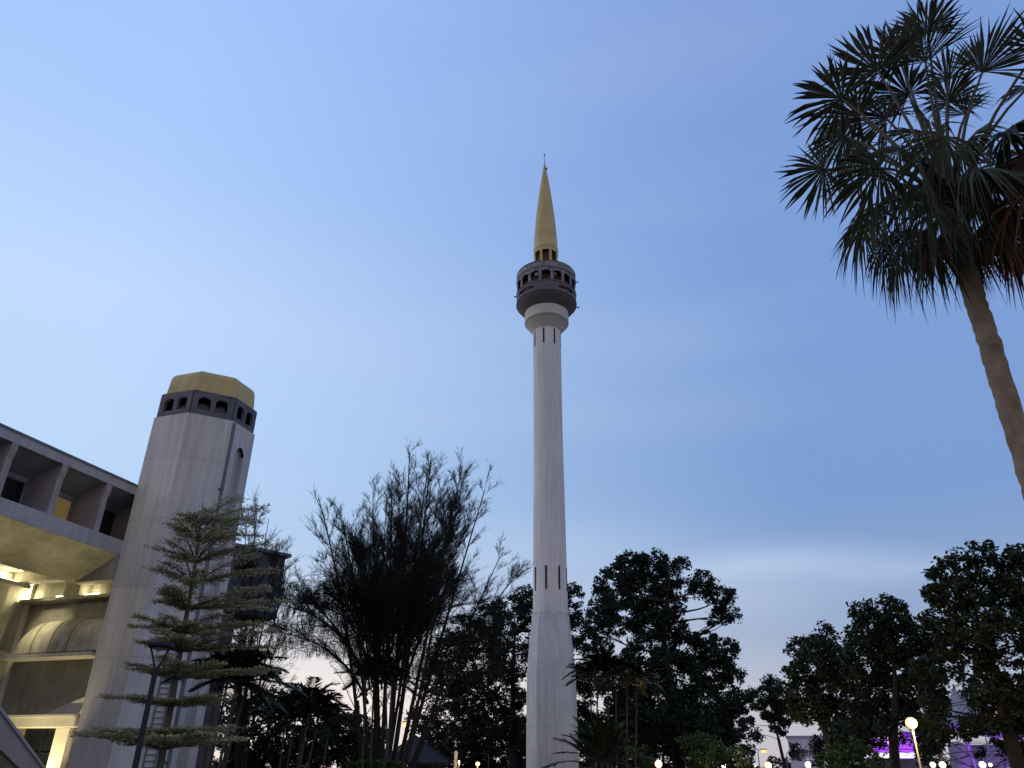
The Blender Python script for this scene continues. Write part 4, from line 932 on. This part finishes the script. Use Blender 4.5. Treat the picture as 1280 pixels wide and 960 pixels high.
# tensile tent roof lit violet
pk = at(1193, 862, 92); bw = at(1193, 906, 92)
t = thing('tent', 'peaked fabric tent roof lit violet from below behind the trees', 'tent', (pk[0], pk[1], 0), R_(18))
def tent_roof(cx, cy, zb, zt, e, n=10):
    V = []; Fc = []; S = 28
    for i in range(n + 1):
        q = i/n; r = e*(1-q)**1.0 + .12; z = zb + (zt - zb)*(q**1.7)
        for j in range(S):
            a = 2*math.pi*j/S; k = 1/max(abs(math.cos(a)), abs(math.sin(a))); k = 1 + (k - 1)*(1-q); zz_ = z + .5*(1-q)*(abs(math.sin(2*a))*-.4)
            V.append((cx + r*k*math.cos(a), cy + r*k*math.sin(a), zz_))
    for i in range(n):
        for j in range(S): Fc.append((i*S+j, i*S+(j+1) % S, (i+1)*S+(j+1) % S, (i+1)*S+j))
    return V, Fc
s = MB(); s.add(*tent_roof(0, 0, bw[2], pk[2], 3.4)); s.build('canopy', MATS['fabric_white'], t, smooth=True)
s = MB(); s.add(*tent_roof(7.2, 1.5, bw[2] - .6, pk[2] - 1.4, 3.4)); s.build('canopy', MATS['fabric_white'], t, smooth=True)
s = MB(); s.tube([(0, 0, 0), (0, 0, pk[2] + .5)], .1, 8); s.tube([(7.2, 1.5, 0), (7.2, 1.5, pk[2] - 1)], .1, 8)
for x, y in ((-3.3, -3.3), (3.3, -3.3), (3.3, 3.3), (-3.3, 3.3), (10.4, -1.8), (10.4, 4.8)): s.tube([(x, y, 0), (x, y, bw[2] - .3)], .07, 8)
s.build('mast', MATS['grey_metal'], t)
for x, y in ((-2, -5.5), (2.5, -5.5), (7.2, -4.5)):
    s = MB(); s.box((x - .2, y - .2, .1), (x + .2, y + .2, .5)); s.tube([(x, y, 0), (x, y, .12)], .1, 8); s.build('floodlight', MATS['lit_violet'], t)
    lamp('SPOT', (x, y, .7), 7000, (.36, .10, 1), .2, t, spot=70, blend=.7).rotation_euler = (R_(180 - 38), 0, 0)
# draped column lit violet
p0 = at(1196, 932, 86); t = thing('draped_column', 'violet-lit fabric column standing before the lilac wall', 'column', (p0[0], p0[1], 0)); s = MB()
s.lathe([(0, 1.15), (.8, 1.0), (2.0, .85), (p0[2], .75), (p0[2] + .3, .3)], 20); s.build('drape', MATS['fabric_white'], t, smooth=True)
s = MB(); s.box((-.2, -2.9, .05), (.2, -2.6, .35)); s.build('floodlight', MATS['lit_violet'], t); lamp('POINT', (0, -2.4, .8), 420, (.36, .02, 1), .1, t)
# two slim pale poles
for x0, y0, lb in ((1226, 898, 'left one of two slim pale poles near the violet tent'), (1234, 900, 'right one of two slim pale poles near the violet tent')):
    p = at(x0, y0, 80); t = thing('flag_pole', lb, 'pole', (p[0], p[1], 0), group='slim poles near the violet tent'); s = MB(); s.tube([(0, 0, 0), (0, 0, p[2])], [.07, .045], 8); s.build('pole', MATS['collar_paint'], t)
    s = MB(); s.sphere((0, 0, p[2]), .09, 8, 6); s.build('cap', MATS['collar_paint'], t)
# row of small coloured and white lights of the fair
for x, y, D, m, lb in ((1160, 944, 88, 'lit_cyan', 'left blue lantern between the street lamp and violet column'), (1166, 945, 88, 'lit_cyan', 'right blue lantern between the street lamp and violet column'),
                       (1252, 931, 84, 'lit_white', 'left white lantern in the cluster at the right edge'), (1262, 933, 84, 'lit_white', 'middle white lantern in the cluster at the right edge'), (1272, 930, 84, 'lit_warm', 'yellow lantern in the cluster at the right edge')):
    p = at(x, y, D); t = thing('lantern', lb, 'lantern', (p[0], p[1], 0), group='hanging lanterns of the fair'); s = MB(); s.sphere((0, 0, p[2]), .15, 10, 8); s.build('globe', MATS[m], t, smooth=True)
    s = MB(); s.tube([(0, .25, 0), (0, .25, p[2] + .5), (0, 0, p[2] + .4), (0, 0, p[2] + .15)], .03, 6); s.build('hanger', MATS['black_metal'], t)
# green uplights in the bushes at right
for x, y, D, lb in ((1032, 950, 56, 'green uplight in the bushes, left of the pair'), (1072, 946, 55, 'green uplight in the bushes, right of the pair')):
    p = at(x, 962, D); t = thing('uplight', lb, 'light', (p[0], p[1], 0), group='green garden uplights'); s = MB(); s.tube([(0, 0, 0), (0, 0, .25)], .1, 10); s.build('housing', MATS['black_metal'], t); s = MB(); s.tube([(0, 0, .252), (0, 0, .27)], .08, 10); s.build('lens', MATS['lit_green'], t)
    lamp('POINT', (0, -.3, 1.0), 22, (.1, 1, .35), .1, t)
